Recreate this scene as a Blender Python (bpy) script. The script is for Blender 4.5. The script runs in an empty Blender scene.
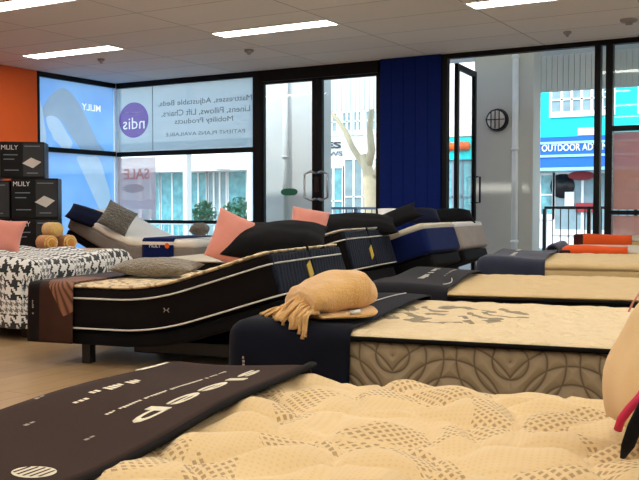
import bpy, bmesh, math, random
from mathutils import Vector, Matrix, noise
from math import sin, cos, pi, radians, sqrt, atan2, tan

random.seed(7)
S = bpy.context.scene
C = S.collection
TH = radians(30.2)          # heading of the camera away from the room's depth axis
EYE = 1.09
F = 920.0
HZ = 207.0
YW = 11.0                   # back wall
XL = -10.1                  # left wall
CH = 3.03                   # ceiling height

# ------------------------------------------------------------------ helpers
def room(x, z):             # distance right of / ahead of the standpoint -> room X, Y
    return (x*cos(TH) - z*sin(TH), x*sin(TH) + z*cos(TH))
def on_y(u, v, Y):          # photo point -> (X, Z) on the vertical plane Y
    d = (u-320)/F
    k = Y/(d*sin(TH)+cos(TH))
    return (d*cos(TH)-sin(TH))*k, EYE+(HZ-v)*k/F
def on_x(u, v, X):
    d = (u-320)/F
    k = X/(d*cos(TH)-sin(TH))
    return (d*sin(TH)+cos(TH))*k, EYE+(HZ-v)*k/F
def at(u, v, z):            # photo point at forward distance z -> world
    X, Y = room((u-320)/F*z, z)
    return Vector((X, Y, EYE-(v-HZ)*z/F))

# ---- materials
def N(nt, t, **k):
    n = nt.nodes.new(t)
    for a, b in k.items():
        if a in n.inputs.keys() if isinstance(a, str) else False: n.inputs[a].default_value = b
        else: setattr(n, a, b)
    return n
def base(name):
    m = bpy.data.materials.new(name); m.use_nodes = True
    nt = m.node_tree
    return m, nt, nt.nodes['Principled BSDF']
def lin(c):
    return tuple(((x/255)/12.92 if x/255 <= .04045 else ((x/255+.055)/1.055)**2.4) for x in c) + (1,)
def L(nt, a, b): nt.links.new(a, b)
def bump(nt, bs, src, strength, dist):
    b = nt.nodes.new('ShaderNodeBump'); b.inputs['Strength'].default_value = strength; b.inputs['Distance'].default_value = dist
    L(nt, src, b.inputs['Height']); L(nt, b.outputs[0], bs.inputs['Normal']); return b
def objc(nt, uv=False, scale=(1, 1, 1), loc=(0, 0, 0), rot=(0, 0, 0)):
    t = nt.nodes.new('ShaderNodeTexCoord'); m = nt.nodes.new('ShaderNodeMapping')
    L(nt, t.outputs['UV' if uv else 'Object'], m.inputs[0])
    m.inputs['Scale'].default_value = scale; m.inputs['Location'].default_value = loc; m.inputs['Rotation'].default_value = rot
    return m.outputs[0]
def mth(nt, op, a, b=None, c=None):
    n = nt.nodes.new('ShaderNodeMath'); n.operation = op
    for i, x in enumerate((a, b, c)):
        if x is None: continue
        if isinstance(x, (int, float)): n.inputs[i].default_value = x
        else: L(nt, x, n.inputs[i])
    return n.outputs[0]
def mixc(nt, f, a, b):
    n = nt.nodes.new('ShaderNodeMix'); n.data_type = 'RGBA'
    if isinstance(f, (int, float)): n.inputs[0].default_value = f
    else: L(nt, f, n.inputs[0])
    for i, x in ((6, a), (7, b)):
        if isinstance(x, tuple): n.inputs[i].default_value = x
        else: L(nt, x, n.inputs[i])
    return n.outputs[2]
def noise_t(nt, co, scale, detail=3, rough=.5):
    n = nt.nodes.new('ShaderNodeTexNoise'); n.inputs['Scale'].default_value = scale
    n.inputs['Detail'].default_value = detail; n.inputs['Roughness'].default_value = rough
    L(nt, co, n.inputs['Vector']); return n.outputs['Fac']
def ramp(nt, f, stops):
    r = nt.nodes.new('ShaderNodeValToRGB'); L(nt, f, r.inputs[0])
    e = r.color_ramp.elements
    while len(e) < len(stops): e.new(.5)
    for i, (p, c) in enumerate(stops): e[i].position = p; e[i].color = c
    return r.outputs[0]

def plain(name, rgb, rough=.6, metal=0, var=.08, vscale=6, bmp=0, bscale=80, sheen=0, spec=.5):
    m, nt, b = base(name)
    co = objc(nt)
    c = lin(rgb)
    nf = noise_t(nt, co, vscale)
    lo = tuple(x*(1-var) for x in c[:3])+(1,); hi = tuple(min(1, x*(1+var)) for x in c[:3])+(1,)
    L(nt, mixc(nt, nf, lo, hi), b.inputs['Base Color'])
    b.inputs['Roughness'].default_value = rough; b.inputs['Metallic'].default_value = metal
    b.inputs['Specular IOR Level'].default_value = spec
    if sheen: b.inputs['Sheen Weight'].default_value = sheen
    if bmp: bump(nt, b, noise_t(nt, co, bscale), bmp, .004)
    return m

def fabric(name, rgb, rgb2=None, sc=420, bmp=.35, sheen=.2, rough=.85, puff=0, puffs=14):
    """woven / knitted cloth"""
    m, nt, b = base(name); co = objc(nt)
    v = nt.nodes.new('ShaderNodeTexVoronoi'); v.inputs['Scale'].default_value = sc; L(nt, co, v.inputs['Vector'])
    c1 = lin(rgb); c2 = lin(rgb2) if rgb2 else tuple(x*.82 for x in c1[:3])+(1,)
    n = noise_t(nt, co, 9)
    f = mth(nt, 'MULTIPLY', n, .9)
    L(nt, mixc(nt, f, c1, c2), b.inputs['Base Color'])
    h = v.outputs['Distance']
    if puff:
        pn = noise_t(nt, co, puffs, 2); h = mth(nt, 'ADD', mth(nt, 'MULTIPLY', pn, puff), h)
    bump(nt, b, h, bmp, .012 if puff else .004)
    b.inputs['Roughness'].default_value = rough; b.inputs['Sheen Weight'].default_value = sheen
    b.inputs['Specular IOR Level'].default_value = .1
    return m

def lace_cream():
    """quilted cream knit: fine dimples, curving bands of open brown diamonds"""
    m, nt, b = base('cream_lace_knit'); co = objc(nt)
    sep = nt.nodes.new('ShaderNodeSeparateXYZ')
    wv = nt.nodes.new('ShaderNodeTexNoise'); wv.inputs['Scale'].default_value = 3.0; wv.inputs['Detail'].default_value = 1; L(nt, co, wv.inputs['Vector'])
    mp = nt.nodes.new('ShaderNodeVectorMath'); mp.operation = 'MULTIPLY_ADD'
    L(nt, wv.outputs['Color'], mp.inputs[0]); mp.inputs[1].default_value = (.10, .10, 0); L(nt, co, mp.inputs[2])
    L(nt, mp.outputs[0], sep.inputs[0])
    x, y = sep.outputs[0], sep.outputs[1]
    p = mth(nt, 'ADD', x, y); q = mth(nt, 'SUBTRACT', x, y)
    def cell(s, k):
        return mth(nt, 'ABSOLUTE', mth(nt, 'SUBTRACT', mth(nt, 'FRACT', mth(nt, 'MULTIPLY', s, k)), .5))
    K = 44
    hole = mth(nt, 'LESS_THAN', mth(nt, 'MAXIMUM', cell(p, K), cell(q, K)), .27)
    # band mask: rings around a lattice of medallions
    cx = mth(nt, 'SUBTRACT', mth(nt, 'FRACT', mth(nt, 'MULTIPLY', x, 1.7)), .5)
    cy = mth(nt, 'SUBTRACT', mth(nt, 'FRACT', mth(nt, 'MULTIPLY_ADD', y, 1.9, .25)), .5)
    r = mth(nt, 'SQRT', mth(nt, 'ADD', mth(nt, 'MULTIPLY', cx, cx), mth(nt, 'MULTIPLY', cy, cy)))
    ring = mth(nt, 'LESS_THAN', mth(nt, 'ABSOLUTE', mth(nt, 'SUBTRACT', r, .40)), .085)
    n2 = mth(nt, 'GREATER_THAN', noise_t(nt, co, 4, 1), .42)
    mask = mth(nt, 'MULTIPLY', mth(nt, 'MULTIPLY', ring, n2), hole)
    fine = mth(nt, 'LESS_THAN', mth(nt, 'MAXIMUM', cell(x, 75), cell(y, 75)), .2)
    cream = mixc(nt, noise_t(nt, co, 5), lin((212, 184, 136)), lin((224, 200, 156)))
    c = mixc(nt, mth(nt, 'MULTIPLY', fine, .28), cream, lin((196, 158, 104)))
    c = mixc(nt, mth(nt, 'MULTIPLY', mask, .62), c, lin((120, 88, 52)))
    L(nt, c, b.inputs['Base Color'])
    h = mth(nt, 'SUBTRACT', 1, mth(nt, 'MAXIMUM', mth(nt, 'MULTIPLY', fine, .4), mask))
    bump(nt, b, h, .5, .003)
    b.inputs['Roughness'].default_value = .88; b.inputs['Specular IOR Level'].default_value = .2; b.inputs['Sheen Weight'].default_value = .15
    return m

def damask_cream(name='cream_flourish_knit', X0=.74, Y0=.72, RX=.34, RY=.34, sc=3.4, cut=.60, dark=(112, 98, 74), vy=.38):
    """cream knit with a grey brown flourish near the foot of the bed"""
    m, nt, b = base(name); co = objc(nt)
    sep = nt.nodes.new('ShaderNodeSeparateXYZ'); L(nt, co, sep.inputs[0])
    x, y = sep.outputs[0], sep.outputs[1]
    dx = mth(nt, 'DIVIDE', mth(nt, 'SUBTRACT', x, X0), RX)
    dy = mth(nt, 'DIVIDE', mth(nt, 'SUBTRACT', y, Y0), RY)
    r = mth(nt, 'SQRT', mth(nt, 'ADD', mth(nt, 'MULTIPLY', dx, dx), mth(nt, 'MULTIPLY', dy, dy)))
    inside = mth(nt, 'LESS_THAN', r, 1.0)
    w = nt.nodes.new('ShaderNodeTexWave'); w.wave_type = 'BANDS'; w.bands_direction = 'DIAGONAL'
    w.inputs['Scale'].default_value = sc; w.inputs['Distortion'].default_value = 9; w.inputs['Detail'].default_value = 1.2; w.inputs['Detail Scale'].default_value = 1.6
    L(nt, co, w.inputs['Vector'])
    leaf = mth(nt, 'GREATER_THAN', w.outputs['Fac'], cut)
    vary = mth(nt, 'GREATER_THAN', noise_t(nt, co, 7, 1), vy)
    mask = mth(nt, 'MULTIPLY', mth(nt, 'MULTIPLY', inside, leaf), vary)
    # small mark further up the bed
    cream = mixc(nt, noise_t(nt, co, 12), lin((214, 192, 150)), lin((226, 206, 168)))
    L(nt, mixc(nt, mth(nt, 'MULTIPLY', mask, .85), cream, lin(dark)), b.inputs['Base Color'])
    n = mth(nt, 'ABSOLUTE', mth(nt, 'SUBTRACT', noise_t(nt, co, 13, 3), .5))
    bump(nt, b, n, .9, .05)
    b.inputs['Roughness'].default_value = .9; b.inputs['Sheen Weight'].default_value = .15; b.inputs['Specular IOR Level'].default_value = .2
    return m

def arch_border():
    """taupe border quilted in overlapping circles"""
    m, nt, b = base('taupe_quilted_border'); co = objc(nt)
    sep = nt.nodes.new('ShaderNodeSeparateXYZ'); L(nt, co, sep.inputs[0])
    s = mth(nt, 'ADD', sep.outputs[0], sep.outputs[1]); z = sep.outputs[2]
    def rings(off, zc, per):
        cx = mth(nt, 'MULTIPLY', mth(nt, 'SUBTRACT', mth(nt, 'FRACT', mth(nt, 'ADD', mth(nt, 'DIVIDE', s, per), off)), .5), per)
        cz = mth(nt, 'SUBTRACT', z, zc)
        r = mth(nt, 'SQRT', mth(nt, 'ADD', mth(nt, 'MULTIPLY', cx, cx), mth(nt, 'MULTIPLY', cz, cz)))
        return mth(nt, 'ABSOLUTE', mth(nt, 'SINE', mth(nt, 'MULTIPLY', r, 48)))
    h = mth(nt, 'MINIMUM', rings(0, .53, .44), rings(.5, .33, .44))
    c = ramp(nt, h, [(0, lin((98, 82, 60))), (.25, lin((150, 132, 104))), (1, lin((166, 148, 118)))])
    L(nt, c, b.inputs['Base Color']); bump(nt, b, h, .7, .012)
    b.inputs['Roughness'].default_value = .8
    return m

def fluted_border(name, rgb, rgb2, k=26, strength=.8):
    """cloth quilted into vertical broken channels"""
    m, nt, b = base(name); co = objc(nt)
    sep = nt.nodes.new('ShaderNodeSeparateXYZ'); L(nt, co, sep.inputs[0])
    s = mth(nt, 'ADD', sep.outputs[0], sep.outputs[1])
    w = noise_t(nt, co, 16, 2)
    s2 = mth(nt, 'MULTIPLY_ADD', w, .06, s)
    h = mth(nt, 'ABSOLUTE', mth(nt, 'SINE', mth(nt, 'MULTIPLY', s2, k*pi)))
    L(nt, mixc(nt, h, lin(rgb), lin(rgb2)), b.inputs['Base Color']); bump(nt, b, h, strength, .012)
    b.inputs['Roughness'].default_value = .8; b.inputs['Sheen Weight'].default_value = .02; b.inputs['Specular IOR Level'].default_value = .12
    return m

def hounds(name, size, dark, light, band=False):
    m, nt, b = base(name); co = objc(nt, uv=True, scale=(1/size, 1/size, 1))
    sep = nt.nodes.new('ShaderNodeSeparateXYZ'); L(nt, co, sep.inputs[0])
    def fl(v): return mth(nt, 'FLOOR', mth(nt, 'MULTIPLY', v, 8))
    def md(v, n): return mth(nt, 'FLOORED_MODULO', v, n)
    i, j = fl(sep.outputs[0]), fl(sep.outputs[1])
    tw = mth(nt, 'LESS_THAN', md(mth(nt, 'ADD', i, j), 4), 2)
    a = mth(nt, 'LESS_THAN', md(i, 8), 4); c = mth(nt, 'LESS_THAN', md(j, 8), 4)
    f = mth(nt, 'ADD', mth(nt, 'MULTIPLY', tw, a), mth(nt, 'MULTIPLY', mth(nt, 'SUBTRACT', 1, tw), c))
    if band:
        i2, j2 = mth(nt, 'FLOOR', mth(nt, 'MULTIPLY', sep.outputs[0], 18)), mth(nt, 'FLOOR', mth(nt, 'MULTIPLY', sep.outputs[1], 18))
        t2 = mth(nt, 'LESS_THAN', md(mth(nt, 'ADD', i2, j2), 4), 2); a2 = mth(nt, 'LESS_THAN', md(i2, 8), 4); c2 = mth(nt, 'LESS_THAN', md(j2, 8), 4)
        f2 = mth(nt, 'ADD', mth(nt, 'MULTIPLY', t2, a2), mth(nt, 'MULTIPLY', mth(nt, 'SUBTRACT', 1, t2), c2))
        bb = mth(nt, 'LESS_THAN', mth(nt, 'FLOORED_MODULO', mth(nt, 'ADD', sep.outputs[1], .6), 4.0), 1.0)
        f = mth(nt, 'ADD', mth(nt, 'MULTIPLY', bb, mth(nt, 'MULTIPLY', f2, .8)), mth(nt, 'MULTIPLY', mth(nt, 'SUBTRACT', 1, bb), f))
    L(nt, mixc(nt, f, lin(light), lin(dark)), b.inputs['Base Color'])
    bump(nt, b, noise_t(nt, objc(nt), 150), .4, .004)
    b.inputs['Roughness'].default_value = .9; b.inputs['Sheen Weight'].default_value = .2
    return m

def planks():
    m, nt, b = base('oak_planks'); co = objc(nt, rot=(0, 0, radians(90)))
    br = nt.nodes.new('ShaderNodeTexBrick'); L(nt, co, br.inputs[0])
    br.inputs['Scale'].default_value = 1; br.inputs['Brick Width'].default_value = 1.5; br.inputs['Row Height'].default_value = .18
    br.inputs['Mortar Size'].default_value = .0025; br.inputs['Color1'].default_value = lin((190, 160, 118)); br.inputs['Color2'].default_value = lin((168, 138, 98)); br.inputs['Mortar'].default_value = lin((84, 62, 42))
    g = noise_t(nt, objc(nt, scale=(18, 1.2, 1)), 3, 6)
    L(nt, mixc(nt, mth(nt, 'MULTIPLY', g, .5), br.outputs[0], lin((118, 88, 58))), b.inputs['Base Color'])
    b.inputs['Roughness'].default_value = .3; bump(nt, b, br.outputs[1], -.2, .002)
    return m

def tiles():
    m, nt, b = base('ceiling_tiles'); co = objc(nt, loc=(6.25, .40, 0))
    br = nt.nodes.new('ShaderNodeTexBrick'); L(nt, co, br.inputs[0]); br.offset = 0
    br.inputs['Scale'].default_value = 1; br.inputs['Brick Width'].default_value = 1.5; br.inputs['Row Height'].default_value = .75
    br.inputs['Mortar Size'].default_value = .008; br.inputs['Color1'].default_value = lin((226, 224, 220)); br.inputs['Color2'].default_value = lin((218, 217, 214)); br.inputs['Mortar'].default_value = lin((168, 168, 166))
    L(nt, br.outputs[0], b.inputs['Base Color']); b.inputs['Roughness'].default_value = .9
    bump(nt, b, noise_t(nt, co, 120), .15, .003)
    return m

def glass(name='window_glass', tint=(.93, .97, .97), refl=.07):
    m = bpy.data.materials.new(name); m.use_nodes = True; nt = m.node_tree; nt.nodes.clear()
    o = nt.nodes.new('ShaderNodeOutputMaterial'); mx = nt.nodes.new('ShaderNodeMixShader')
    t = nt.nodes.new('ShaderNodeBsdfTransparent'); t.inputs[0].default_value = (*tint, 1)
    g = nt.nodes.new('ShaderNodeBsdfGlossy'); g.inputs['Roughness'].default_value = .02
    fr = nt.nodes.new('ShaderNodeLayerWeight'); fr.inputs[0].default_value = .5
    L(nt, mth(nt, 'MULTIPLY_ADD', mth(nt, 'POWER', fr.outputs['Facing'], 5), .9, .03), mx.inputs[0]); L(nt, t.outputs[0], mx.inputs[1]); L(nt, g.outputs[0], mx.inputs[2]); L(nt, mx.outputs[0], o.inputs[0])
    return m

def film(name, rgb, clear=.25, rgb2=None, scale=2.0):
    """printed film on the glass: part see-through, part lit from behind"""
    m = bpy.data.materials.new(name); m.use_nodes = True; nt = m.node_tree; nt.nodes.clear()
    o = nt.nodes.new('ShaderNodeOutputMaterial'); mx = nt.nodes.new('ShaderNodeMixShader'); m2 = nt.nodes.new('ShaderNodeMixShader')
    t = nt.nodes.new('ShaderNodeBsdfTransparent'); tr = nt.nodes.new('ShaderNodeBsdfTranslucent'); d = nt.nodes.new('ShaderNodeBsdfDiffuse')
    co = objc(nt); c = mixc(nt, noise_t(nt, co, scale, 2), lin(rgb), lin(rgb2 or rgb))
    L(nt, c, tr.inputs[0]); L(nt, c, d.inputs[0])
    m2.inputs[0].default_value = .25; L(nt, tr.outputs[0], m2.inputs[1]); L(nt, d.outputs[0], m2.inputs[2])
    mx.inputs[0].default_value = clear; L(nt, m2.outputs[0], mx.inputs[1]); L(nt, t.outputs[0], mx.inputs[2]); L(nt, mx.outputs[0], o.inputs[0])
    return m

def emit(name, rgb, s):
    m, nt, b = base(name)
    b.inputs['Base Color'].default_value = lin(rgb); b.inputs['Emission Color'].default_value = lin(rgb); b.inputs['Emission Strength'].default_value = s
    return m

M = dict(
    black=plain('black_metal', (14, 15, 17), .4), frame=plain('black_aluminium', (12, 14, 18), .5, spec=.2),
    cream_lace=lace_cream(), cream_fl=damask_cream(), cream_pat=damask_cream('cream_scroll_knit', 1, .7, 3, 3, 5, .72, (150, 128, 100), .45), cream=fabric('cream_knit', (218, 192, 144), (206, 176, 124), 300, .4, puff=2.5, puffs=30),
    creamg=fabric('pale_grey_cream_knit', (208, 200, 184), (188, 178, 158), 200, .4, puff=2, puffs=20),
    white_knit=fabric('white_knit', (226, 226, 224), (210, 212, 214), 300, .3),
    arch=arch_border(), flute=fluted_border('charcoal_fluted_border', (18, 22, 32), (32, 38, 54), 18, .3),
    dark_side=fabric('black_brown_border', (14, 10, 10), (21, 16, 15), 260, .25, .02),
    black_cloth=fabric('black_cloth', (12, 12, 14), (20, 20, 23), 300, .3, .02),
    navy_cloth=fabric('navy_black_cloth', (13, 15, 25), (20, 23, 36), 300, .3, .04),
    charcoal_cloth=fabric('charcoal_cloth', (24, 24, 29), (36, 36, 43), 300, .3, .05),
    slate_cloth=fabric('slate_blue_cloth', (40, 45, 62), (58, 64, 84), 200, .4, .2),
    brown_cloth=fabric('brown_cloth', (46, 30, 23), (56, 38, 30), 420, .2, .02, .8),
    navy=fabric('navy_border', (12, 26, 74), (18, 34, 92), 260, .3, .05), navy2=fabric('deep_navy', (12, 16, 36), (18, 24, 50), 260, .3, .05),
    grey_side=fabric('grey_border', (150, 140, 134), (168, 158, 150), 160, .5), grey_low=fabric('stone_grey_border', (126, 118, 112), (146, 138, 130), 200, .4),
    piping=plain('white_piping', (206, 204, 196), .7), dpiping=plain('dark_piping', (16, 13, 13), .8, spec=.1),
    yellow=plain('yellow_tag', (212, 176, 46), .5), pink=fabric('pink_velvet', (214, 142, 126), (196, 120, 106), 350, .3, .5),
    fur=fabric('taupe_fur', (150, 136, 112), (104, 94, 76), 120, 1.0, .6, .95, 3, 40), greyfur=fabric('grey_fur', (124, 118, 106), (84, 80, 72), 120, 1.0, .6, .95, 3, 40),
    throw=fabric('camel_wool', (226, 182, 116), (208, 160, 94), 260, .35, .5, .95, 3, 90),
    gold=fabric('golden_plush', (222, 152, 58), (188, 118, 40), 110, .6, .5, .95, 3, 70), pale_gold=fabric('pale_golden_plush', (240, 206, 130), (206, 160, 84), 110, .6, .5, .95, 3, 70),
    h_big=hounds('bold_houndstooth', .115, (26, 34, 36), (226, 226, 222), True), h_small=hounds('fine_houndstooth', .07, (92, 94, 98), (224, 224, 222)),
    wood=plain('oak_top', (196, 158, 112), .5, var=.15, vscale=20), floor=planks(), tiles=tiles(),
    orange=plain('orange_paint', (232, 96, 14), .6, var=.03), wall=plain('white_paint', (212, 210, 206), .8, var=.03),
    bluewall=plain('navy_wall_board', (6, 32, 102), .7, var=.06, spec=.12),
    glass=glass(), text_w=plain('cream_print', (232, 222, 196), .6), text_white=plain('white_print', (236, 236, 236), .6),
    text_g=plain('grey_print', (120, 136, 148), .6), steel=plain('brushed_steel', (176, 178, 180), .3, 1), lamp=emit('panel_light', (255, 250, 240), 17),
    lampframe=plain('white_lamp_frame', (235, 235, 232), .5),
    box=plain('black_card', (13, 14, 18), .45, var=.3, vscale=4, spec=.2), box2=plain('grey_black_card', (28, 32, 38), .45, var=.3, vscale=4),
    card_white=plain('white_card', (216, 214, 208), .5), dark_red=plain('dark_red_print', (110, 40, 34), .5), orange_cloth=fabric('orange_red_cloth', (226, 92, 36), (212, 76, 28), 300, .3),
    maroon=fabric('dark_maroon_cloth', (62, 26, 26), (84, 34, 30), 300, .3),
    magenta=plain('magenta_cord', (196, 24, 72), .6), tan=fabric('tan_cotton', (222, 190, 142), (206, 172, 122), 500, .25, .2),
    concrete=plain('grey_render', (208, 210, 202), .85, var=.1, vscale=1.5, bmp=.2, bscale=30), concrete_l=plain('pale_grey_render', (214, 218, 216), .85, var=.08, vscale=2, bmp=.2, bscale=30),
    pipe=plain('pale_grey_pipe', (242, 248, 248), .5), turq=plain('turquoise_paint', (0, 206, 206), .7, var=.05, vscale=1), white_p=plain('white_render', (238, 240, 238), .8, var=.04),
    bluesign=plain('blue_sign', (10, 92, 178), .5, var=.05), paleblue=plain('pale_blue_trim', (150, 208, 232), .6),
    dglass=plain('painted_reflection_glass', (96, 166, 176), .12, var=.8, vscale=4), sglass=plain('grey_shop_glass', (128, 156, 164), .15, var=.5, vscale=2.6),  # dglass: strong mottling paints dark foliage reflections into the pane colour
    cream_r=plain('cream_render', (232, 228, 212), .8, var=.05), bark=plain('pale_bark', (222, 206, 172), .9, var=.2, vscale=5, bmp=.5, bscale=12),
    asphalt=plain('asphalt', (120, 122, 124), .9, var=.1), paving=plain('paving', (176, 174, 168), .85, var=.1), leaf=plain('green_leaf', (82, 138, 106), .6, var=.3),
    green=plain('green_sticker', (24, 108, 84), .5), red=plain('red_sign', (150, 40, 50), .5), purple=plain('purple_print', (106, 82, 158), .6),
)

# ---- meshes
def link(name, me, mat, parent=None, smooth=True):
    o = bpy.data.objects.new(name, me); C.objects.link(o)
    if mat: me.materials.append(mat)
    if smooth:
        for p in me.polygons: p.use_smooth = True
    if parent: o.parent = parent
    return o
def mesh(name, vs, fs, mat, parent=None, smooth=True, loc=None):
    me = bpy.data.meshes.new(name); me.from_pydata([tuple(v) for v in vs], [], fs); me.update()
    o = link(name, me, mat, parent, smooth)
    if loc: o.location = loc
    return o
def bmo(name, bm, mat, parent=None, smooth=False, loc=None):
    me = bpy.data.meshes.new(name); bmesh.ops.recalc_face_normals(bm, faces=bm.faces); bm.to_mesh(me); bm.free()
    o = link(name, me, mat, parent, smooth)
    if loc: o.location = loc
    return o
def addbox(bm, x0, x1, y0, y1, z0, z1, bev=0):
    r = bmesh.ops.create_cube(bm, size=1); vs = r['verts']
    bmesh.ops.scale(bm, vec=(x1-x0, y1-y0, z1-z0), verts=vs)
    bmesh.ops.translate(bm, vec=((x0+x1)/2, (y0+y1)/2, (z0+z1)/2), verts=vs)
    if bev: bmesh.ops.bevel(bm, geom=list({e for v in vs for e in v.link_edges}), offset=bev, segments=2, affect='EDGES', profile=.5)
def box(name, b, mat, parent=None, bev=0, smooth=False):
    bm = bmesh.new(); addbox(bm, *b, bev=bev); return bmo(name, bm, mat, parent, smooth)
def boxes(name, bs, mat, parent=None, bev=0):
    bm = bmesh.new()
    for b in bs: addbox(bm, *b, bev=bev)
    return bmo(name, bm, mat, parent)
def frames(pts, closed):
    n = len(pts); out = []
    for i in range(n):
        a = pts[i-1] if (closed or i > 0) else pts[i]; b = pts[(i+1) % n] if (closed or i < n-1) else pts[i]
        out.append((b-a).normalized())
    return out
def tube(name, pts, r, mat, parent=None, closed=False, k=8, rs=None, flat=1):
    pts = [Vector(p) for p in pts]; T = frames(pts, closed); vs = []; fs = []; n = len(pts)
    up = Vector((0, 0, 1)) if abs(T[0].z) < .9 else Vector((1, 0, 0))
    for i, (p, t) in enumerate(zip(pts, T)):
        s = t.cross(up)
        if s.length < 1e-4: s = t.cross(Vector((0, 1, 0)))
        s.normalize(); w = s.cross(t).normalized(); up = w if not closed else up
        rr = rs[i] if rs else r
        for j in range(k):
            a = 2*pi*j/k; vs.append(p + s*cos(a)*rr + w*sin(a)*rr*flat)
    m = n if closed else n-1
    for i in range(m):
        for j in range(k):
            a = i*k+j; b = i*k+(j+1) % k; c = ((i+1) % n)*k+(j+1) % k; d = ((i+1) % n)*k+j
            fs.append((a, b, c, d))
    if not closed:
        fs.append(tuple(range(k))[::-1]); fs.append(tuple((n-1)*k+j for j in range(k)))
    return mesh(name, vs, fs, mat, parent)
def cyl(name, p, q, r, mat, parent=None, k=20): return tube(name, [p, q], r, mat, parent, k=k)

def samples(h, r, n):      # -h..h, dense in the rounded rims
    a = [-h + r*(1-cos(pi/2*i/5)) for i in range(5)]
    mid = [(-h+r) + (2*(h-r))*i/n for i in range(n+1)]
    return a + mid + [-x for x in a[::-1]]
def rbox(Lx, Wy, Tz, rp, rz, nx, ny, nz):
    """rounded slab, corner at the origin: returns verts, faces, and top-ness of each vertex"""
    hx, hy, hz = Lx/2, Wy/2, Tz/2
    xs, ys, zs = samples(hx, rp, nx), samples(hy, rp, ny), samples(hz, rz, nz)
    I, J, K = len(xs)-1, len(ys)-1, len(zs)-1
    idx = {}; vs = []; up = []
    def v(i, j, k):
        if (i, j, k) in idx: return idx[i, j, k]
        p = (xs[i], ys[j], zs[k])
        q = (max(-hx+rp, min(hx-rp, p[0])), max(-hy+rp, min(hy-rp, p[1])), max(-hz+rz, min(hz-rz, p[2])))
        d = Vector(((p[0]-q[0])/rp, (p[1]-q[1])/rp, (p[2]-q[2])/rz))
        if d.length > 1e-6: d.normalize()
        idx[i, j, k] = len(vs); up.append(max(0, d.z))
        vs.append(Vector((q[0]+d.x*rp+hx, q[1]+d.y*rp+hy, q[2]+d.z*rz+hz))); return idx[i, j, k]
    fs = []
    for i in range(I):
        for j in range(J):
            fs.append((v(i, j, K), v(i+1, j, K), v(i+1, j+1, K), v(i, j+1, K)))
            fs.append((v(i, j, 0), v(i, j+1, 0), v(i+1, j+1, 0), v(i+1, j, 0)))
        for k in range(K):
            fs.append((v(i, 0, k), v(i+1, 0, k), v(i+1, 0, k+1), v(i, 0, k+1)))
            fs.append((v(i, J, k), v(i, J, k+1), v(i+1, J, k+1), v(i+1, J, k)))
    for j in range(J):
        for k in range(K):
            fs.append((v(0, j, k), v(0, j, k+1), v(0, j+1, k+1), v(0, j+1, k)))
            fs.append((v(I, j, k), v(I, j+1, k), v(I, j+1, k+1), v(I, j, k+1)))
    return vs, fs, up

class Prof:
    """long-section of an adjustable base: list of (distance, angle in degrees) from the foot"""
    def __init__(s, z0, keys=((0, 0),)):
        s.z0 = z0; s.t = []; x = 0; z = z0; ds = .01; n = 260
        for i in range(n):
            d = i*ds; a = keys[0][1]
            for (d0, a0), (d1, a1) in zip(keys, keys[1:]):
                if d >= d1: a = a1
                elif d >= d0: a = a0 + (a1-a0)*((d-d0)/(d1-d0))
            a = radians(a); s.t.append((x, z, a)); x += ds*cos(a); z += ds*sin(a)
    def __call__(s, d, h):
        if d < 0: x, z, a = s.t[0]; x += d*cos(a); z += d*sin(a)
        else:
            i = min(int(d*100), len(s.t)-2); f = d*100-i; A, B = s.t[i], s.t[i+1]
            x, z, a = (A[q]+(B[q]-A[q])*f for q in range(3))
        return x - sin(a)*h, z + cos(a)*h
def bent(vs, P): 
    out = []
    for v in vs:
        x, z = P(v.x, v.z); out.append(Vector((x, v.y, z)))
    return out

def puffy(amp, size, seed=0, sx=1.0):
    def f(x, y):
        p = Vector((x*sx/size+seed, y/size, seed*.37))
        w = noise.noise_vector(p*.7)*.35
        d = noise.voronoi(p+Vector((w.x, w.y, 0)))[0]
        return amp*(min(1.0, (d[1]-d[0])*1.5+.02)**.5 - .62) + amp*.25*noise.noise(p*2.3)
    return f

def ring(P, Lx, W, h, off, rp, r, mat, parent, name='piping'):
    pts = []
    q = rp; n = 6
    def arc(cx, cy, a0):
        for i in range(n+1):
            a = a0 + pi/2*i/n; pts.append((cx+cos(a)*(q+off), cy+sin(a)*(q+off)))
    def seg(x0, y0, x1, y1, m=26):
        for i in range(1, m): pts.append((x0+(x1-x0)*i/m, y0+(y1-y0)*i/m))
    arc(q, q, pi); seg(q, -off, Lx-q, -off); arc(Lx-q, q, 1.5*pi); seg(Lx+off, q, Lx+off, W-q)
    arc(Lx-q, W-q, 0); seg(Lx-q, W+off, q, W+off); arc(q, W-q, pi/2); seg(-off, W-q, -off, q)
    P3 = [Vector((P(x, h)[0], y, P(x, h)[1])) for x, y in pts]
    return tube(name, P3, r, mat, parent, closed=True, k=8)

def thing(name, label, cat, loc=(0, 0, 0), rz=0, group=None):
    o = bpy.data.objects.new(name, None); C.objects.link(o); o.location = loc; o.rotation_euler = (0, 0, rz); o.empty_display_size = .1
    o['label'] = label; o['category'] = cat
    if group: o['group'] = group
    return o
def tag(o, label, cat, group=None, kind=None):
    o['label'] = label; o['category'] = cat
    if group: o['group'] = group
    if kind: o['kind'] = kind
    return o
def struct(o): o['kind'] = 'structure'; return o
def sempty(name, loc=(0, 0, 0)):
    o = bpy.data.objects.new(name, None); C.objects.link(o); o.location = loc; o['kind'] = 'structure'; return o

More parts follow.
